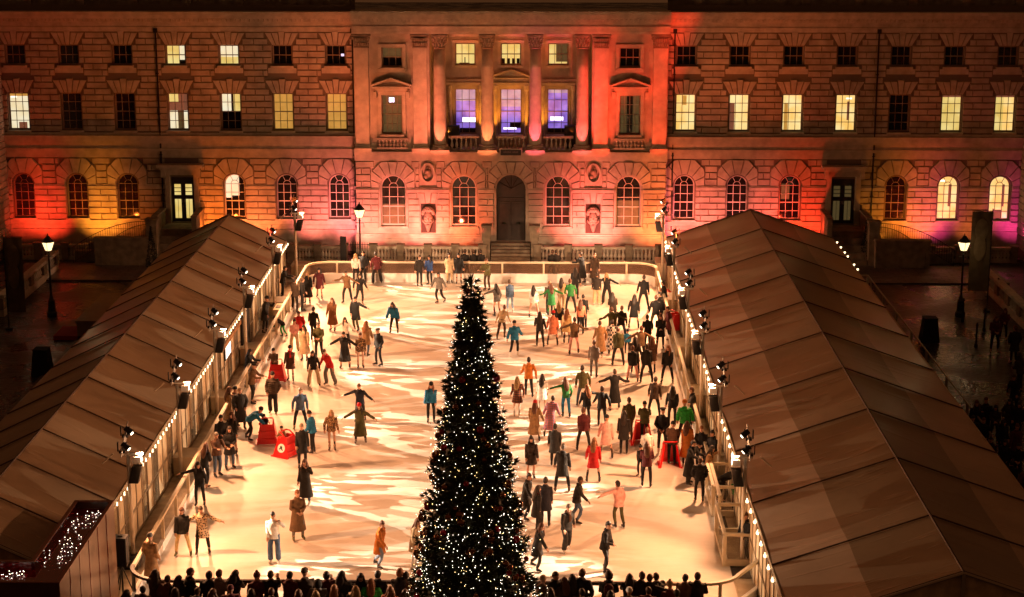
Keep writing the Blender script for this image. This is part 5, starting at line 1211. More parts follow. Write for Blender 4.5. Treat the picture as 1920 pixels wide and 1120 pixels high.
def hair_mesh(style,J,seed):
    m=MB(); h=J['hd'];q=J['hrot']; rr=random.Random(seed)
    def T(x,y,z): return h+q@vec(x,y,z)
    n,mm=16,12; vs=[];fs=[]
    big={'sh':1.0,'lo':1.06,'bu':1.0,'cu':1.25,'bo':1.1}[style]
    for j in range(mm+1):
        th=PI*j/mm
        for k in range(n):
            a=2*PI*k/n; x,y,z=math.sin(th)*math.cos(a),math.sin(th)*math.sin(a),-math.cos(th)
            lim=.25 if y<-.25 else (-.35 if y<.2 else (-.75 if style!='lo' else -.95))
            if style in('lo','bo','cu') and abs(x)>.55 and y>-.55: lim=-.8
            sc_=(1.0 if z>lim else .72)*big*(1+rr.uniform(-.03,.03))
            vs.append(T(x*.086*sc_,y*.106*sc_+.008,z*.130*sc_+.006))
    for j in range(mm):
        for k in range(n): k2=(k+1)%n; fs.append((j*n+k,j*n+k2,(j+1)*n+k2,(j+1)*n+k))
    m.add(vs,fs)
    if style=='lo':
        r=J['rot']
        m.tube([T(0,.045,.03),T(0,.085,-.07),J['nek']+r@vec(0,.10,-.02),J['nek']+r@vec(0,.14,-.17),J['nek']+r@vec(0,.15,-.30)],[(.085,.05),(.10,.05),(.12,.045),(.11,.04),(.05,.02)],12,side=(1,0,0))
        for s in (-1,1): m.tube([T(s*.066,.0,.04),T(s*.084,-.005,-.06),J['nek']+r@vec(s*.11,-.06,-.03),J['nek']+r@vec(s*.115,-.125,-.16)],[(.03,.05),(.03,.045),(.035,.03),(.015,.012)],8)
    if style=='bu': m.ell(T(0,.085,.105),(.045,.045,.045),10,8)
    return m
def hat_mesh(style,J):
    m=MB(); h=J['hd'];q=J['hrot']
    def T(x,y,z): return h+q@vec(x,y,z)
    n=16
    def ring(rs,cy=.006):
        vs=[];fs=[]
        for (r,ry,z) in rs:
            for k in range(n): a=2*PI*k/n; vs.append(T(r*math.cos(a),cy+ry*math.sin(a),z))
        for i in range(len(rs)-1):
            for k in range(n): k2=(k+1)%n; fs.append((i*n+k,i*n+k2,(i+1)*n+k2,(i+1)*n+k))
        fs.append(tuple(range((len(rs)-1)*n,len(rs)*n))); fs.append(tuple(reversed(range(n)))); m.add(vs,fs)
    if style=='be': ring([(.090,.108,.03),(.094,.112,.035),(.094,.112,.07),(.088,.105,.075),(.085,.100,.11),(.06,.07,.15),(.02,.03,.168)])
    elif style=='bb': ring([(.090,.108,.03),(.094,.112,.07),(.085,.100,.11),(.06,.07,.15),(.02,.03,.165)]); m.ell(T(0,.01,.19),(.04,.04,.04),8,6)
    elif style=='cp':
        ring([(.088,.108,.045),(.092,.11,.06),(.095,.112,.085),(.075,.09,.12),(.02,.03,.13)]); m.tube([T(0,-.08,.055),T(0,-.16,.045)],[(.07,.008),(.05,.006)],8,side=(1,0,0))
    elif style=='pk':
        ring([(.088,.108,.04),(.088,.108,.08),(.125,.14,.11),(.12,.135,.13),(.02,.03,.135)]); m.tube([T(0,-.09,.05),T(0,-.15,.035)],[(.07,.008),(.05,.006)],8,side=(1,0,0))
    elif style=='br':
        ring([(.15,.165,.03),(.16,.175,.04),(.10,.12,.05),(.088,.10,.12),(.02,.02,.135)])
    elif style=='hd':
        ring([(.08,.09,-.13),(.115,.13,-.08),(.115,.135,0),(.105,.125,.08),(.07,.09,.135),(.02,.03,.15)],.03)
    return m
def scarf_mesh(J):
    m=MB(); q=J['rot']; c=J['nek']; n=14
    pts=[c+q@vec(.085*math.cos(2*PI*i/n),.08*math.sin(2*PI*i/n)-.005,.02+.012*math.sin(4*PI*i/n)) for i in range(n+1)]
    m.tube(pts,[.032]*(n+1),8); m.tube([c+q@vec(.03,-.09,.01),c+q@vec(.05,-.15,-.12),c+q@vec(.05,-.16,-.28)],[(.045,.02)]*3,8,side=(1,0,0)); return m
# queue of meshes that need a voxel skin
RAW={}; DONE={}
def need(key,fn,vox,extra=None,post=None):
    if key not in RAW and key not in DONE: RAW[key]=(fn,vox,extra,post)
def flush():
    tmp=[]
    for key,(fn,vox,extra,post) in RAW.items():
        mb,J=fn(); me=mb.mesh('t',[SKIN]); o=bpy.data.objects.new('t',me); COL.objects.link(o)
        r=o.modifiers.new('r','REMESH'); r.mode='VOXEL'; r.voxel_size=vox; r.use_smooth_shade=True
        s=o.modifiers.new('s','SMOOTH'); s.factor=.5; s.iterations=2
        tmp.append((key,o,me,J,extra,post))
    dg=bpy.context.evaluated_depsgraph_get(); dg.update()
    for key,o,me,J,extra,post in tmp:
        nm=bpy.data.meshes.new_from_object(o.evaluated_get(dg))
        if extra:
            mb=MB(); mb.v=[tuple(v.co) for v in nm.vertices]; mb.f=[tuple(p.vertices) for p in nm.polygons]; mb.m=[0]*len(mb.f)
            extra(mb,J); nm2=mb.mesh('body',[SKIN],True); bpy.data.meshes.remove(nm); nm=nm2
        if post: post(nm,J)
        DONE[key]=nm
    for key,o,me,J,e,p in tmp: bpy.data.objects.remove(o); bpy.data.meshes.remove(me)
    RAW.clear()
def add_hands(mb,J):
    for k,s in ((0,1),(1,-1)): hand(mb,J['wr%d'%k],J['ha%d'%k],s)
def face_post(me,J):
    while len(me.materials)<3: me.materials.append(EYE if len(me.materials)==1 else LIP)
    h=J['hd'];q=J['hrot']; E_=[h+q@vec(s*.03,-.088,.018) for s in (-1,1)]; Mo=h+q@vec(0,-.085,-.062)
    for p in me.polygons:
        c=p.center
        if min((c-e).length for e in E_)<.0145: p.material_index=1
        elif abs((c-Mo).x)<.026 and abs((c-Mo).z)<.011 and (c-Mo).length<.04: p.material_index=2
def puffer_post(me,J):
    me.calc_loop_triangles() if False else None
    for v in me.vertices:
        n=v.normal; d=.008*math.sin(v.co.z*78); v.co=v.co+n*d
SUM_G='skaters and spectators around the rink'
def person(u,v,h,face,pose,top,tc,leg,lc,hair,hc,hat,label,z=0,boot='sk',bc='k',skin=0,scarf=None,group=None,loc=None,mir=None,acc=None):
    x,y,_=loc if loc else G(u,v,z)
    if mir is None: mir=(int(u*7+v*3)%2==1)
    s=h/HT; root=empty('person',(x,y,z),R(face),label=label,cat='person',group=group); root.scale=(s,s,s)
    pose=pose+'~'+str(int(u*13+v*7)%4); mk=int(mir); J=skel(pose,mir); sm=[SKIN,SKIN2][skin]
    def child(name,me,M=None):
        o=bpy.data.objects.new(name,me); COL.objects.link(o); o.parent=root
        if M is not None:
            o.material_slots[0].link='OBJECT'; o.material_slots[0].material=M
        return o
    need(('b',pose,mk),lambda:body_raw(pose,mir),.0165,add_hands,face_post); need(('t',top,pose,mk),lambda:top_raw(pose,mir,top),.022,None,puffer_post if top=='pu' else None); need(('l',leg,pose,mk),lambda:leg_raw(pose,mir,leg),.022)
    PEND.append((child,('b',pose,mk),'body',sm)); PEND.append((child,('t',top,pose,mk),{'ja':'jacket','sw':'sweater','pu':'padded_jacket','co':'coat','lo':'long_coat','dr':'dress','bl':'blazer'}[top],M_(tc))); PEND.append((child,('l',leg,pose,mk),'tights' if leg=='ti' else 'trousers',SKIN if lc=='0' else M_(lc)))
    if hair=='sh' and hc=='h' and int(u)%3==0: hc='q'
    if hair:
        key=('h',hair,pose,mk)
        if key not in DONE:
            mm=hair_mesh(hair,J,3).mesh('hair',[SKIN],True); DONE[key]=mm
        child('hair',DONE[key],mat('hair_'+hc,dict(o=(.26,.10,.035),x=(.36,.23,.10),z=(.10,.035,.014),e=(.3,.2,.12),c=(.16,.14,.12),m=(.10,.015,.01),q=(.055,.028,.014)).get(hc,(.02,.012,.008)),.6,var=.3,vscale=20))
    if hat:
        st,c=hat[:2],hat[2]
        key=('hat',st,pose,mk)
        if key not in DONE: DONE[key]=hat_mesh(st,J).mesh('hat',[SKIN],True,True)
        child({'be':'beanie','bb':'bobble_hat','cp':'cap','pk':'peaked_cap','br':'brimmed_hat','hd':'hood'}[st],DONE[key],M_(c))
    if scarf:
        key=('sc',pose,mk)
        if key not in DONE: DONE[key]=scarf_mesh(J).mesh('scarf',[SKIN],True)
        child('scarf',DONE[key],M_(scarf))
    bm=boots(boot,bc)
    for k in (0,1):
        o=bpy.data.objects.new('skate' if boot=='sk' else 'shoe',bm); COL.objects.link(o); o.parent=root; a=J['an%d'%k]
        o.location=(a.x,a.y,max(0,a.z-.135)); o.rotation_euler=(R(min(40,max(0,(a.z-.135)*160))),0,R(8 if a.x>0 else -8))
    if acc=='bp':   # a rucksack on the back
        m=MB(); c=J['che']; m.tube([c+vec(0,.17,-.24),c+vec(0,.2,-.1),c+vec(0,.19,.08),c+vec(0,.15,.16)],[(.12,.06),(.15,.09),(.14,.08),(.07,.03)],12,side=(1,0,0))
        for s_ in (-1,1): m.tube([c+vec(s_*.1,.12,.15),c+vec(s_*.12,-.0,.2),c+vec(s_*.13,-.16,.05),c+vec(s_*.12,-.12,-.12)],[.016]*4,5)
        o=bpy.data.objects.new('rucksack',m.mesh('rucksack',M_('m' if 'red' in label or 'maroon' in label else 'b'),True)); COL.objects.link(o); o.location=root.location; o.rotation_euler=root.rotation_euler; o.scale=root.scale
        tag(o,'dark red rucksack on the back of the curly-haired spectator','rucksack')
    return root
PEND=[]
PEOPLE='''
577 569 1.72 0 st lo k ti k lo x - k|long-haired fair woman in a knee-length black coat by the far left ice corner
553 587 1.8 160 st ja b sl d sh h - k|man with brown jacket and dark jeans seen from behind near the far left barrier
567 584 1.75 100 po ja k sl k sh h - k|person in black standing just behind the brown-jacketed man near the far left barrier
498 624 1.8 60 ph co d sl k - h bek k W|man in a long dark coat and beanie on the walkway by the control desk
553 660 1.6 0 cl sw p wi e bu h - o|girl in a pale pink sweater and wide beige trousers near the left barrier
561 648 1.7 20 fr pu r sl k sh h - k|person in a red and dark padded jacket behind the girl in the pale pink sweater
531 632 1.25 -60 bd ja k sl G - h cpk k|child in a dark cap and bright green trousers bending by the left barrier
572 676 1.68 -10 st lo e ti d lo h - k|woman with long dark hair in an open beige coat left of the man in olive
599 673 1.74 -10 cl ja v sl k - h cpc k|man in an olive jacket and flat cap, hands clasped, on the left of the ice
545 714 1.62 0 st co q ti k - h bek k s:r|woman in a dark coat, red scarf and black beanie beside the farthest skating aid
589 725 1.66 10 le bl k wi e lo h - b|woman in a black cardigan and wide beige trousers stepping forward on the left
619 722 1.74 -30 ln ja r wi c sh z - k|person in a bright red jacket and grey trousers leaning over
473 756 1.75 80 fr ja B sl k - h cpk k W|man in a brown jacket and dark cap leaning on the left barrier
440 800 1.7 60 cl ja q sl k - h bek k W|person in a dark beanie between two spectators at the left barrier
430 802 1.7 120 st lo t ti k lo z - k W|woman with long brown hair in a tan coat at the left barrier
452 806 1.78 20 po lo d sl k sh e - k|man in a long charcoal coat beside the tan-coated woman
513 777 1.8 0 po pu b wi k - h bek o|man in a dark brown padded jacket standing square to the camera
564 805 1.8 5 le ja K sl k sh e - o|bald man in a blue denim jacket over a checked shirt with legs apart
587 850 1.68 -110 st pu T sl k - h bek k|person in a teal padded jacket and black trousers facing left beside the denim jacket man
568 878 1.76 10 st co k sl k sh e - k|bald man in a black leather coat in front of the teal jacket
622 845 1.66 5 st ja F ti d lo x - b|woman with long blonde hair in a fur-trimmed gilet and dark leggings
676 791 1.68 0 ao ja n sl k sh z - k|person in a navy jacket with both arms spread behind the red-beanie skater
676 832 1.68 5 ao lo v sl k lo h ber b|woman in a long olive coat and red beanie with arms out
469 826 1.65 80 bd pu T sl k - h bek k|person in a teal padded jacket bending over a child at the red skating aid
416 862 1.8 25 cl bl k sl k sh h - k|bearded man in a black blazer over a white shirt by the left barrier
438 852 1.7 -10 st bl d ti k lo z - k|woman in a dark blazer with auburn hair beside the bearded man
408 894 1.76 40 fr ja q sl j sh c - k|grey-haired man in a dark leather jacket and blue jeans by the left barrier
385 914 1.68 150 cl ja k sl k lo z - k|woman with auburn hair in black seen from behind by the left barrier
376 949 1.66 0 on ja k sl k lo h - k|woman in a black jacket holding the left barrier with one outstretched arm
344 1043 1.72 0 le ja d sl y sh z - o|man in a charcoal jacket and pale yellow-green trousers near the left barrier
381 1038 1.72 10 ao co L sl k sh h - b|person in a black and cream animal-print coat near the left barrier
574 948 1.72 -20 hf lo d sl j lo z - w|woman with auburn hair and an open dark coat holding her hair in mid ice
559 1013 1.8 20 cl lo B sl c sh o - o|ginger man in a long brown coat and olive skates in mid ice
515 1055 1.78 0 hf ja w wi j sh h - w|man in a white sweater and blue jeans with a hand to his face
712 1065 1.7 60 wk co o sl l sh z - k|person in an orange coat, light jeans and dark gloves left of the Christmas tree
778 1065 1.7 60 st co e sl w lo z - w|person in a pale quilted long coat half behind the left edge of the Christmas tree
652 569 1.76 -15 ao ja B sl k sh h - k|man in a brown jacket pushing off with arms out near the far end
675 571 1.68 20 wk ja k sl k lo h - k|woman in black skating arm in arm with the brown-jacketed man near the far end
668 532 1.66 0 st sw w sl k lo x - k|blonde woman in a white sweater at the far barrier
682 530 1.72 -20 po ja k sl k sh h - k|person in dark clothes beside the blonde woman at the far barrier
707 532 1.76 200 le ja m wi k sh h - k|man in a dark maroon jacket at the far barrier seen from behind
786 537 1.72 20 st ja d sl k sh h - k|person in a dark jacket with a pale trim at the far barrier
806 535 1.66 -20 st ja u sl k lo h - k|woman in a dark jacket over a blue skirt at the far barrier
824 569 1.74 -30 wk ja c sl k sh h - k|man in a grey-green jacket striding away from the far barrier
843 531 1.68 0 st co e sl e lo h - k|woman in all beige at the far barrier left of the tree top
860 532 1.68 10 st co k ti k lo h - k|woman in a black coat at the far barrier beside the tree top
624 621 1.68 -10 st lo z ti z lo z - b|woman in a long rust-orange coat with long auburn hair
668 622 1.78 -25 on co k sl v sh h - k|man in a dark coat holding one arm out behind the rust-orange coat
740 626 1.7 0 ln pu T sl k lo h - k|person in a teal padded jacket leaning forward alone in the upper middle of the ice
649 656 1.62 0 ao sw w sl k lo h - k|girl in a white sweater with dark hair and scarf, arms low
647 691 1.74 0 ao lo d ti t sh h - b|person in a long charcoal coat and tan boots with arms spread
677 691 1.66 10 st ja F ti b sh z - k|woman in a shaggy fur jacket and tall black boots
687 668 1.64 160 st co t sl j lo o - k|woman with fair ginger hair in a tan coat behind the fur jacket
711 686 1.76 -60 po ja k sl k - h cpc k|man in a black leather jacket and flat cap facing left
914 545 1.76 -30 fr ja v sl b sh z - k|man in a dark olive jacket right beside the tip of the Christmas tree
932 594 1.68 -150 on ja c ti m lo h - k|woman in a grey jacket reaching out towards the tree top
957 586 1.68 -160 st ja j sl l sh h - w|person in a blue-grey jacket and light blue jeans
1001 596 1.64 180 le ja w ti p lo h - k|woman in a white jacket and pink skirt with black boots
941 636 1.7 170 ln sw e sl b sh z - b|person in a cream top and dark trousers behind the teal jacket with a white patch
965 668 1.7 170 wk pu T sl k - h bek w|skater in a teal padded jacket seen from behind with a white patch
1030 590 1.7 180 st ja q sl k sh o - k|person with ginger hair behind the green-coated skater
1034 592 1.62 180 ao co g ti g lo z - k|skater in a green coat with a teal bag and arms out
1053 582 1.66 180 st sw e wi e lo h - k|person in cream beside the green shirt in the upper middle
1070 587 1.78 185 le sw g sl k sh z - k|man in a bright green shirt and black trousers seen from behind
1094 615 1.66 180 st ja k sl k sh h - k|person in a black hooded jacket behind the orange jacket
1089 626 1.66 180 st sw s sl k lo z - k|woman in a salmon orange sweater with long auburn hair
1036 648 1.66 180 le co s ti k sh h ber k|skater in a salmon coat and red beanie seen from behind
1049 630 1.66 190 st ja k ti k lo x - k|blonde skater in a black jacket beside the red beanie
1062 644 1.66 170 st co y ti k lo o - k|skater in a pale yellow coat beside the brown jacket
1076 665 1.76 180 ao ja B sl p sh h - k|person in a brown jacket and pale trousers with arms out
1118 572 1.7 175 st ja d wi e sh h - w|person in a dark varsity jacket with pale lettering and beige trousers
1138 571 1.7 -10 ao ja k wi k lo x - k|blonde woman in black with arms out near the far barrier on the right
1092 532 1.72 -110 fr lo k ti k sh h - k|person in a long black coat leaning on the far barrier at the right
1115 533 1.72 0 st lo b sl k sh z - k|person in a long dark brown coat at the far barrier at the right
1206 582 1.82 185 le ja k sl k sh h - k|broad man in a black jacket seen from behind at the far right corner
1188 616 1.68 180 le co k ti b lo h - k|woman in a black coat with long black hair seen from behind
1149 612 1.68 180 cl ja h sl k lo h - k|person with long dark hair and dark jacket behind the olive coat with arms out
1148 642 1.7 180 ao co v sl k sh z - k|skater in an olive coat with a fur hood and arms spread
1125 672 1.74 180 st lo t sl k sh h - w|man in a long beige overcoat seen from behind
1147 667 1.7 180 st lo C sl C sh h - k|skater in a black and white checked outfit
1159 686 1.82 180 le ja v sl d sh z - k|tall man in a dark olive jacket seen from behind in front of the checked outfit
1176 664 1.15 180 st pu T sl k - h ben k|small child in a bright turquoise jacket
1201 681 1.72 180 ao ja B sl k sh z - k|person in a brown jacket with one arm out in the right of the ice
1229 621 1.78 190 le ja k sl v sh z - k|man in a black jacket and olive trousers by the right barrier
1238 654 1.68 0 cl co k sl k lo z - k|woman in a black coat with auburn hair by the right barrier
1241 612 1.74 -90 fr ja k sl k sh h - k W|spectator in black leaning in from outside the far part of the right barrier
1251 718 1.72 -10 le ja k sl k lo o - k|woman with strawberry blonde hair in black by the right barrier
1113 709 1.72 170 st sw S sl c sh z - k|person in a grey striped sweater and grey trousers
1186 717 1.66 180 le ja k sl p sh z - k|person in a black jacket and pale pink trousers
1212 718 1.76 180 le ja d sl k sh h - k|man in a charcoal jacket and black trousers right of the pink trousers
991 743 1.74 180 wk ja o sl k - h sho k|man in an orange jacket and black trousers skating away right of the tree
970 781 1.66 175 st dr P ti w lo x - w|blonde woman in a brown tartan poncho right of the tree
1016 774 1.64 180 st co w ti w lo h - w|woman with long dark hair in a white coat
1061 783 1.7 -170 on sw g sl T lo z - k|person in a dark green jacket with one arm out
1093 762 1.78 180 le ja v sl j sh h - k|man in an olive green jacket and blue jeans seen from behind
1152 769 1.74 -170 ao lo k ti k sh h - k|skater in a long flared black coat
1002 826 1.66 185 ln lo t ti t lo z ber k|woman in a long tan coat and red beanie right of the tree
1031 818 1.68 170 ln lo Q ti e sh h - k|skater in a long pink and blue plaid coat
1100 797 1.68 -160 on ja k sl k lo o - k|ginger woman in a black jacket reaching right
1094 845 1.74 180 le ja m sl d sh z - e|person in a maroon leather jacket leaning with legs apart
1136 860 1.7 185 le co p ti b - h bek k|skater in a pink coat and black beanie
1179 827 1.78 -160 st ja v sl v sh h - k|man in an olive green jacket behind the dark parka
1169 851 1.7 180 st co d sl k lo h - k|person in a dark parka with a pale hem
1208 831 1.66 180 fr pu v sl k - h bek k|person in an olive green padded jacket holding a red skating aid
1212 882 1.66 180 st sw w sl e sh z - k|person in a white top behind the woman with the maroon scarf
1241 852 1.84 170 bk ja k sl k - h pkk w|steward in black with a peaked cap and hands behind his back
1283 832 1.78 170 le pu G sl k - h beo k|person in a bright green hooded jacket and orange beanie by the right barrier
1299 805 1.78 -100 on ja k sl k sh z - k W|man in black leaning over the right barrier beside the bright green jacket
1259 871 1.66 180 fr pu q sl k - h bek k|person in a dark padded jacket holding the nearer red skating aid
1287 872 1.7 170 st lo o ti b lo z - k|woman in a long tan-orange coat in the group by the right barrier
1314 880 1.72 -20 cl ja k sl k sh o - k W|ginger man in a black jacket with folded arms behind the right barrier
1292 909 1.74 60 fr lo k wi d sh h - k|person in a long black coat in the group at the right barrier
1311 941 1.62 180 po pu k sl k sh h - k|person in a short black padded jacket seen from behind at the right barrier
1326 918 1.7 70 on ja t sl e lo h - k|woman in a tan jacket reaching out over the right barrier
1212 914 1.72 175 cl ja m sl k lo z - k|woman with a maroon hood and black trousers holding a friend
1201 893 1.2 -30 st ja k sl k - h bbk k|small child in black with a bobble hat beside the maroon hood
1040 876 1.7 175 st co d sl k sh h - k|person in a dark coat behind the woman with the grey parka
1054 922 1.8 180 le co d sl k sh c - b|big man in a dark grey parka seen from behind right of the tree
1112 904 1.68 180 le co r ti k lo o - k|woman in a bright red jacket and black tights
996 898 1.66 10 st co h ti p lo h - k|woman with long dark hair in a short black coat beside the tree
986 975 1.8 60 wk co d sl k sh h - k|man in a dark jacket skating out from behind the tree
1022 988 1.78 180 st co n sl k sh h - k|man in a dark blue-grey overcoat seen from behind right of the tree
1081 982 1.78 80 wk ja d sl j sh h - k|young man in a charcoal jacket and jeans facing right
1006 998 1.66 120 st co k sl k lo h - k s:m|woman in black with a maroon scarf beside the tree
1062 1035 1.78 20 wk ja d wi d sh h - w s:q|bearded man in a dark jacket striding right of the tree
1007 1070 1.7 60 wk co k sl d lo z - k|woman with brown hair and black coat emerging behind the right foot of the tree
1160 990 1.7 -150 on ja p sl v sh h - k|person in a pink jacket and green trousers with one arm out behind
1133 1076 1.8 60 cl ja k sl d sh h - k|man in a black gilet with pink sleeves near the front right of the ice
1351 946 1.74 70 bd ja k sl d sh h - k W|man in black bending into the gate area of the right barrier
1388 945 1.74 -40 ph ja k sl k sh z - k W|person in black behind the bending man at the right barrier
1380 960 1.3 0 cl pu g sl k sh e - k W|child in a dark green jacket beside the marquee wall
1398 1056 1.76 -60 cl ja k sl k sh z - k W|man in black standing inside the near gate enclosure
1417 1050 1.66 100 st co k sl k lo m - k W|woman with dark red hair pressed beside the marquee near the gate
286 1098 1.74 150 po lo t sl b - h bec b W|man in a long tan coat on the walkway at the near left corner
808 793 1.74 5 st pu T sl k lo o bek m|person in a teal and black padded jacket and black beanie left of the tree
498 826 1.1 0 fr pu n sl k - h bek k|child in navy behind the first red skating aid
532 850 1.1 -20 fr pu t sl k - h bek k|child in tan behind the red skating aid with the white disc
516 712 1.45 0 fr pu B sl k - h bek k|person in a brown jacket and pointed dark beanie pushing the farthest red skating aid
588 640 1.7 170 wk ja k sl k sh h - k|man in black skating away behind the man in olive on the left
600 560 1.7 0 wk co m ti k lo h - k|woman in a maroon coat in the upper left of the ice
432 880 1.72 30 cl co k sl j lo h - k|woman in black with jeans at the left barrier below the bearded man
531 560 1.74 90 fr ja d sl k sh h - k W|spectator in dark clothes outside the far part of the left barrier
466 726 1.72 90 fr co k sl k lo h - k W|dark-coated spectator outside the left barrier above the brown jacket man
1078 560 1.68 170 wk ja k sl k lo h - k|woman in black with dark hair left of the orange sweater
1164 640 1.72 180 le ja d sl j sh z - k|man in charcoal and jeans between the olive fur-hooded coat and the brown jacket
1214 655 1.7 180 wk ja k sl k sh h - k|person in black right of the brown jacket with one arm out
1222 700 1.66 190 st co q ti k lo z - k|woman in a dark brown coat right of the charcoal jacket
1128 800 1.72 180 wk ja k sl d sh h - k|person in black skating away below the long flared coat
1226 782 1.7 170 le ja b sl k sh h - k|man in a brown jacket above the red skating aid on the right
1260 800 1.7 180 st ja k sl k lo h - k|dark-haired woman in black beside the steward
1246 590 1.72 -90 cl ja k sl k sh h - k W|dark spectator outside the right barrier by the spare red aids
1255 640 1.72 -80 cl co m sl k sh h - k W|spectator in a maroon coat outside the right barrier under the second mast
1336 890 1.74 -60 cl ja k sl k sh h - k W|spectator in black outside the right barrier below the ginger man
1012 650 1.7 180 wk ja d sl k lo h - k|woman in charcoal left of the red beanie and salmon coat
1190 700 1.7 175 wk co h sl k lo h - k|woman in a dark brown coat behind the pink trousers
'''
FRONT='''
291 1065 1.7 160 ph ja b lo h -|spectator raising a phone at the far left of the near barrier
312 1078 1.62 170 po ja q sh h -|short spectator beside the one raising a phone at the far left
354 1060 1.8 110 cl lo k sh h -|tall man in a long black coat in profile at the near barrier
392 1068 1.68 190 st co k bo h -|spectator with bobbed dark hair left of a striped sweater
411 1061 1.74 150 cl ja S sh z -|spectator in a striped top facing the ice
438 1064 1.7 170 fr co d lo h -|woman with long dark hair over her coat at the near barrier, left part
483 1058 1.72 10 cl ja m - h bbm|spectator in a maroon bobble hat facing the camera
510 1061 1.72 180 ph co k sh h -|spectator in a black coat with short dark hair right of the maroon bobble hat
544 1064 1.7 170 ph ja m sh h -|spectator in a dark red jacket holding a phone up
575 1058 1.76 180 cl ja b - h beb|spectator in a brown beanie and brown jacket
596 1084 1.62 170 po ja c sh h hdd|spectator in a grey hooded coat lower down between the brown beanie and the dark bob
614 1065 1.7 190 ph ja m bo h -|spectator with a dark bob in a maroon top
680 1052 1.72 20 cl co k lo h -|woman with very long dark hair turning to the camera at the near barrier
710 1062 1.76 150 po co k sh h -|man in a smart black coat right of the woman with very long hair
753 1050 1.78 170 st co k bo o -|spectator with fair ginger hair at the left foot of the tree
760 1064 1.68 180 fr co q sh h -|spectator with dark hair just in front of the ginger-haired one
1016 1070 1.6 150 st ja q - h bee|spectator with a pale hat at the right foot of the tree
1042 1062 1.76 30 po ja k sh h -|man in a black anorak right of the tree foot
1074 1076 1.66 180 cl ja k lo h -|spectator with long dark hair low between two men
1089 1055 1.82 150 po lo n sh z -|tall man in a long navy coat looking left
1140 1061 1.74 180 cl ja k cu h -|curly-haired spectator with a red rucksack
1181 1072 1.66 180 fr co k lo h -|woman with long black hair right of the red rucksack
1200 1061 1.76 160 on ja d sh h -|man leaning with an arm round a friend at the near barrier
1233 1068 1.7 200 fr pu k sh h -|spectator leaning sideways beside the pale fluffy hat
1258 1089 1.6 180 po ja m - h bbe|short spectator in a pale fluffy bobble hat
1283 1075 1.66 170 cl ja q sh h -|spectator in a brown jacket left of the last man
1307 1069 1.74 160 cl ja k sh q -|last spectator at the right end of the near barrier in dark clothes
400 1103 1.64 180 po ja k lo z -|woman with auburn hair in the second row at the far left
470 1104 1.66 180 po ja k lo h -|dark-haired woman in the second row under the maroon bobble hat
559 1105 1.62 180 po ja b lo z -|auburn-haired woman in the second row under the brown beanie
626 1096 1.62 180 po ja k lo o -|fair-haired woman in the second row right of the maroon top
665 1098 1.66 180 po ja k lo x -|blonde woman in the second row below the woman with very long hair
695 1085 1.62 180 po pu G lo o -|fair-haired child in a bright green jacket in the second row
730 1099 1.66 180 po ja s lo o -|fair-haired woman in the second row in a light salmon jacket
761 1104 1.62 180 po ja k lo z -|auburn-haired woman in the second row at the left foot of the tree
238 1105 1.66 180 po ja k lo h -|dark spectator low in the corner beside the black loudspeaker
265 1098 1.6 180 po ja b sh h -|brown-jacketed spectator low in the corner near the black loudspeaker
1032 1100 1.66 180 po ja k lo h -|dark spectator in the second row at the right foot of the tree
1215 1100 1.64 180 po ja m sh h -|maroon-jacketed spectator in the second row in front of the leaning man
335 1078 1.64 170 po ja k lo h -|dark-haired spectator between the short one and the tall man in profile
640 1071 1.7 165 cl co d lo h -|woman in a charcoal coat between the maroon top and the woman with very long hair
1060 1082 1.6 200 po ja b lo z -|brown-haired woman low beside the man in the black anorak
1218 1076 1.7 170 po ja k sh z -|dark-jacketed spectator between the leaning man and his friend
328 1100 1.66 180 po ja q lo h -|brown-coated woman in the second row at the far left
366 1102 1.6 170 cl ja k sh h -|dark spectator in the second row below the tall man in profile
432 1098 1.62 190 po pu m - h bem|spectator in a maroon beanie in the second row
508 1102 1.66 180 po ja k sh z -|dark-jacketed spectator in the second row below the black coat
590 1107 1.6 180 po ja k lo x -|fair-haired spectator lowest in the second row near the grey hood
1090 1103 1.66 180 po ja b sh h -|brown-jacketed spectator in the second row under the tall navy-coated man
1145 1107 1.62 180 po co k lo h -|dark-haired woman in the second row under the red rucksack
1270 1104 1.66 180 cl ja q sh h -|dark brown-jacketed spectator in the second row near the right end
1180 1100 1.6 175 po pu k - h bew|spectator in a white beanie in the second row
'''
for ln in PEOPLE.strip().split('\n'):
    a,label=ln.split('|'); t=a.split(); opt=t[13:] if len(t)>13 else []
    hat=None if t[11]=='-' else t[11]; hair=None if t[9]=='-' else t[9]
    if hat and hat.startswith('sh'): hair='sh'; hat=None
    out='W' in opt; sf=[o[2:] for o in opt if o.startswith('s:')]
    person(float(t[0]),float(t[1]),float(t[2]),float(t[3]),t[4],t[5],t[6],t[7],t[8],hair,t[10],hat,label,
           boot='sh' if out else 'sk',bc={'k':'k','o':'o','b':'b','w':'w'}.get(t[12],'k'),scarf=sf[0] if sf else None,skin=1 if ('young man in a charcoal' in label or 'red rucksack' in label) else 0)
for i,ln in enumerate(FRONT.strip().split('\n')):
    a,label=ln.split('|'); u,v,h,fc,po,tp,tc,hr,hc,hat=a.split(); h=float(h); 
    x,y,_=G(float(u),float(v),h*1.0+.0)
    y=min(y,52.45)
    rt_=person(float(u),float(v),h,float(fc),po,tp,tc,'sl','k',None if hr=='-' else hr,hc,None if hat=='-' else hat,label,boot='sh',loc=(x,y,0),z=-.1,acc='bp' if label.startswith('curly') else None); rt_.scale=(rt_.scale[0]*1.17,rt_.scale[1]*1.17,rt_.scale[2])
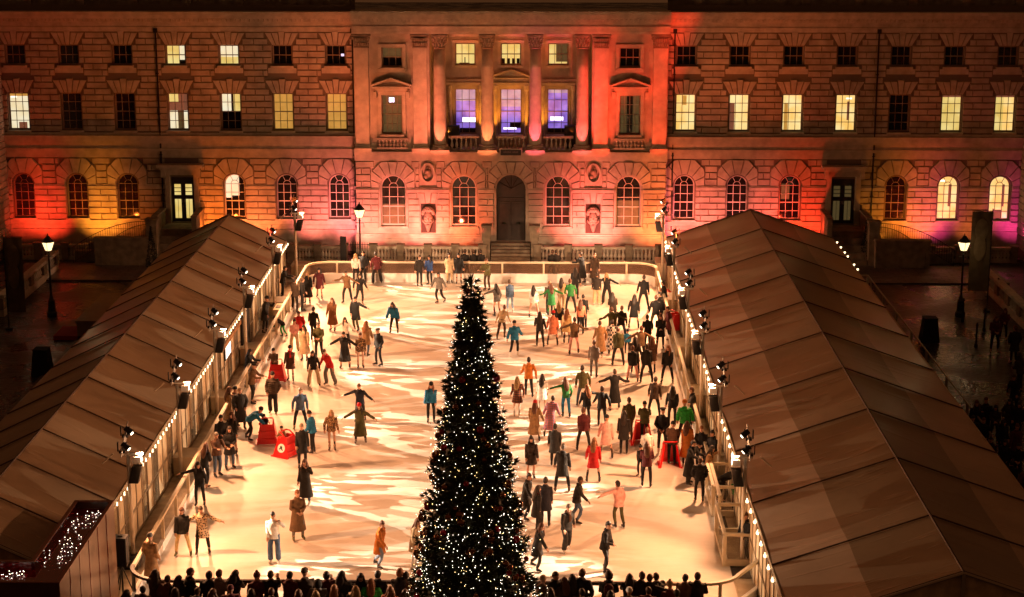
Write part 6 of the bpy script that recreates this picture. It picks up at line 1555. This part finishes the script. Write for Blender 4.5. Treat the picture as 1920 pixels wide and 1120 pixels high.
# the crowd in the unlit court beyond the marquee
rc=random.Random(77)
for (u,v) in ((1832,748),(1850,742),(1868,756),(1895,745),(1912,752),(1826,776),(1846,780),(1880,785),(1905,790),(1838,812),(1862,815),(1886,822),(1910,828),(1872,850),(1898,860),(1915,885),(1892,900),(1905,700),(1912,930),(1884,575),(1868,590),(1905,610),(1916,660)):
    h=rc.uniform(1.6,1.82); x,y,_=G(u,v,h); po=rc.choice(['po','st','ph','cl']); 
    person(u,v,h,rc.uniform(-60,240),po,rc.choice(['ja','co','pu']),rc.choice(['k','k','d','m','b','n']),'sl','k',rc.choice(['sh','lo']),rc.choice(['h','z','h']),None,'dark-clad onlooker in the crowd in the unlit court beyond the marquee',boot='sh',loc=(x,y,0),z=-.1,group='onlookers in the dark court on the right')
for k,(u,v) in enumerate(((868,488),(885,490),(899,489),(1035,484),(1043,485))):
    x,y,_=G(u,v,1.1); person(u,v,1.68,180,'cl','ja','k','sl','k','sh','h',None,'dark figure sitting behind the far barrier before the balustrade, number of a small group' if False else 'dark figure behind the far barrier near the great door steps',boot='sh',loc=(x,101.5,0),z=-.45,group='dark figures behind the far barrier')
flush()
for child,key,name,M in PEND:
    me=DONE[key]; child(name,me,M)
# ---------------------------------------------------------------- red skating aids
def aid(u,v,face,label,loc=None,disc=True,s=1.,front=True):
    x,y,_=loc or G(u,v); r=empty('skating_aid',(x,y,0 if not loc else loc[2]),R(face),label=label,cat='skating aid',group='red skating aids'); r.scale=(s,s,s)
    def ch(m,name,M,smooth=False):
        o=bpy.data.objects.new(name,m.mesh(name,M,smooth,True)); COL.objects.link(o); o.parent=r; return o
    m=MB(); w0,w1=.40,.26; H=.78
    for sx in (-1,1):   # two hollow side frames splayed outwards
        m.add([(sx*w0,-.34,0),(sx*w0,.34,0),(sx*w1,.14,H),(sx*w1,-.22,H),(sx*(w0-.07),-.34,0),(sx*(w0-.07),.34,0),(sx*(w1-.06),.14,H),(sx*(w1-.06),-.22,H)],[(0,1,2,3),(4,7,6,5),(0,4,5,1),(1,5,6,2),(2,6,7,3),(3,7,4,0)])
    m.add([(-w0+.07,-.34,0.02),(w0-.07,-.34,0.02),(w1-.06,-.22,H-.02),(-w1+.06,-.22,H-.02),(-w0+.07,-.28,0.02),(w0-.07,-.28,0.02),(w1-.06,-.17,H-.02),(-w1+.06,-.17,H-.02)],[(0,1,2,3),(4,7,6,5),(0,4,5,1),(1,5,6,2),(2,6,7,3),(3,7,4,0)])
    for i in range(2): z=.2+.28*i; m.box(-w0+.02+.05*i,w0-.02-.05*i,-.365+.045*i,-.335+.045*i,z,z+.035)
    ch(m,'body',REDP)
    h=MB(); h.tube([(-w1,-.18,H-.02),(-w1+.02,.0,H+.13),(-w1+.06,.12,H+.15),(w1-.06,.12,H+.15),(w1-.02,.0,H+.13),(w1,-.18,H-.02)],[.028]*6,8); ch(h,'handle',REDP,True)
    for sx in (-1,1):
        k=MB(); k.box(sx*w0-.05,sx*w0+.05,-.38,.40,0,.035); ch(k,'runner',REDP)
    if disc:
        for sx in (-1,1):
            d=MB(); d.tube([(sx*.345,-.04,.36),(sx*.352,-.04,.362)],[.17,.17],20); o=ch(d,'printed_disc',WHITEP)
            e=MB(); e.ell((sx*.357,-.04,.4),(.008,.05,.06),8,6); e.tube([(sx*.357,-.12,.28),(sx*.357,-.03,.38),(sx*.357,.06,.3)],[.025,.035,.02],6); o2=bpy.data.objects.new('skater_emblem',e.mesh('e',BLACKP,True)); COL.objects.link(o2); o2.parent=o
aid(520,712,0,'farthest red skating aid on the left of the ice, pushed by the brown-jacketed child',disc=False)
aid(502,829,5,'red skating aid with a child in navy behind it',disc=False,s=1.05)
aid(537,853,60,'red skating aid with a white printed disc on its side',s=1.05)
aid(1204,830,180,'red skating aid held by the person in the olive padded jacket',disc=False,s=1.05)
aid(1256,872,180,'red skating aid nearest the steward, held by a person in dark padding',disc=False,s=1.05)
for i,(y,z) in enumerate(((91.9,.0),(93.2,0),(88.8,0))): aid(0,0,90+10*i,'spare red skating aid parked on the walkway by the far right corner' if i<2 else 'spare red skating aid parked nearest the second mast on the right walkway',loc=(6.72,y,0),disc=False)
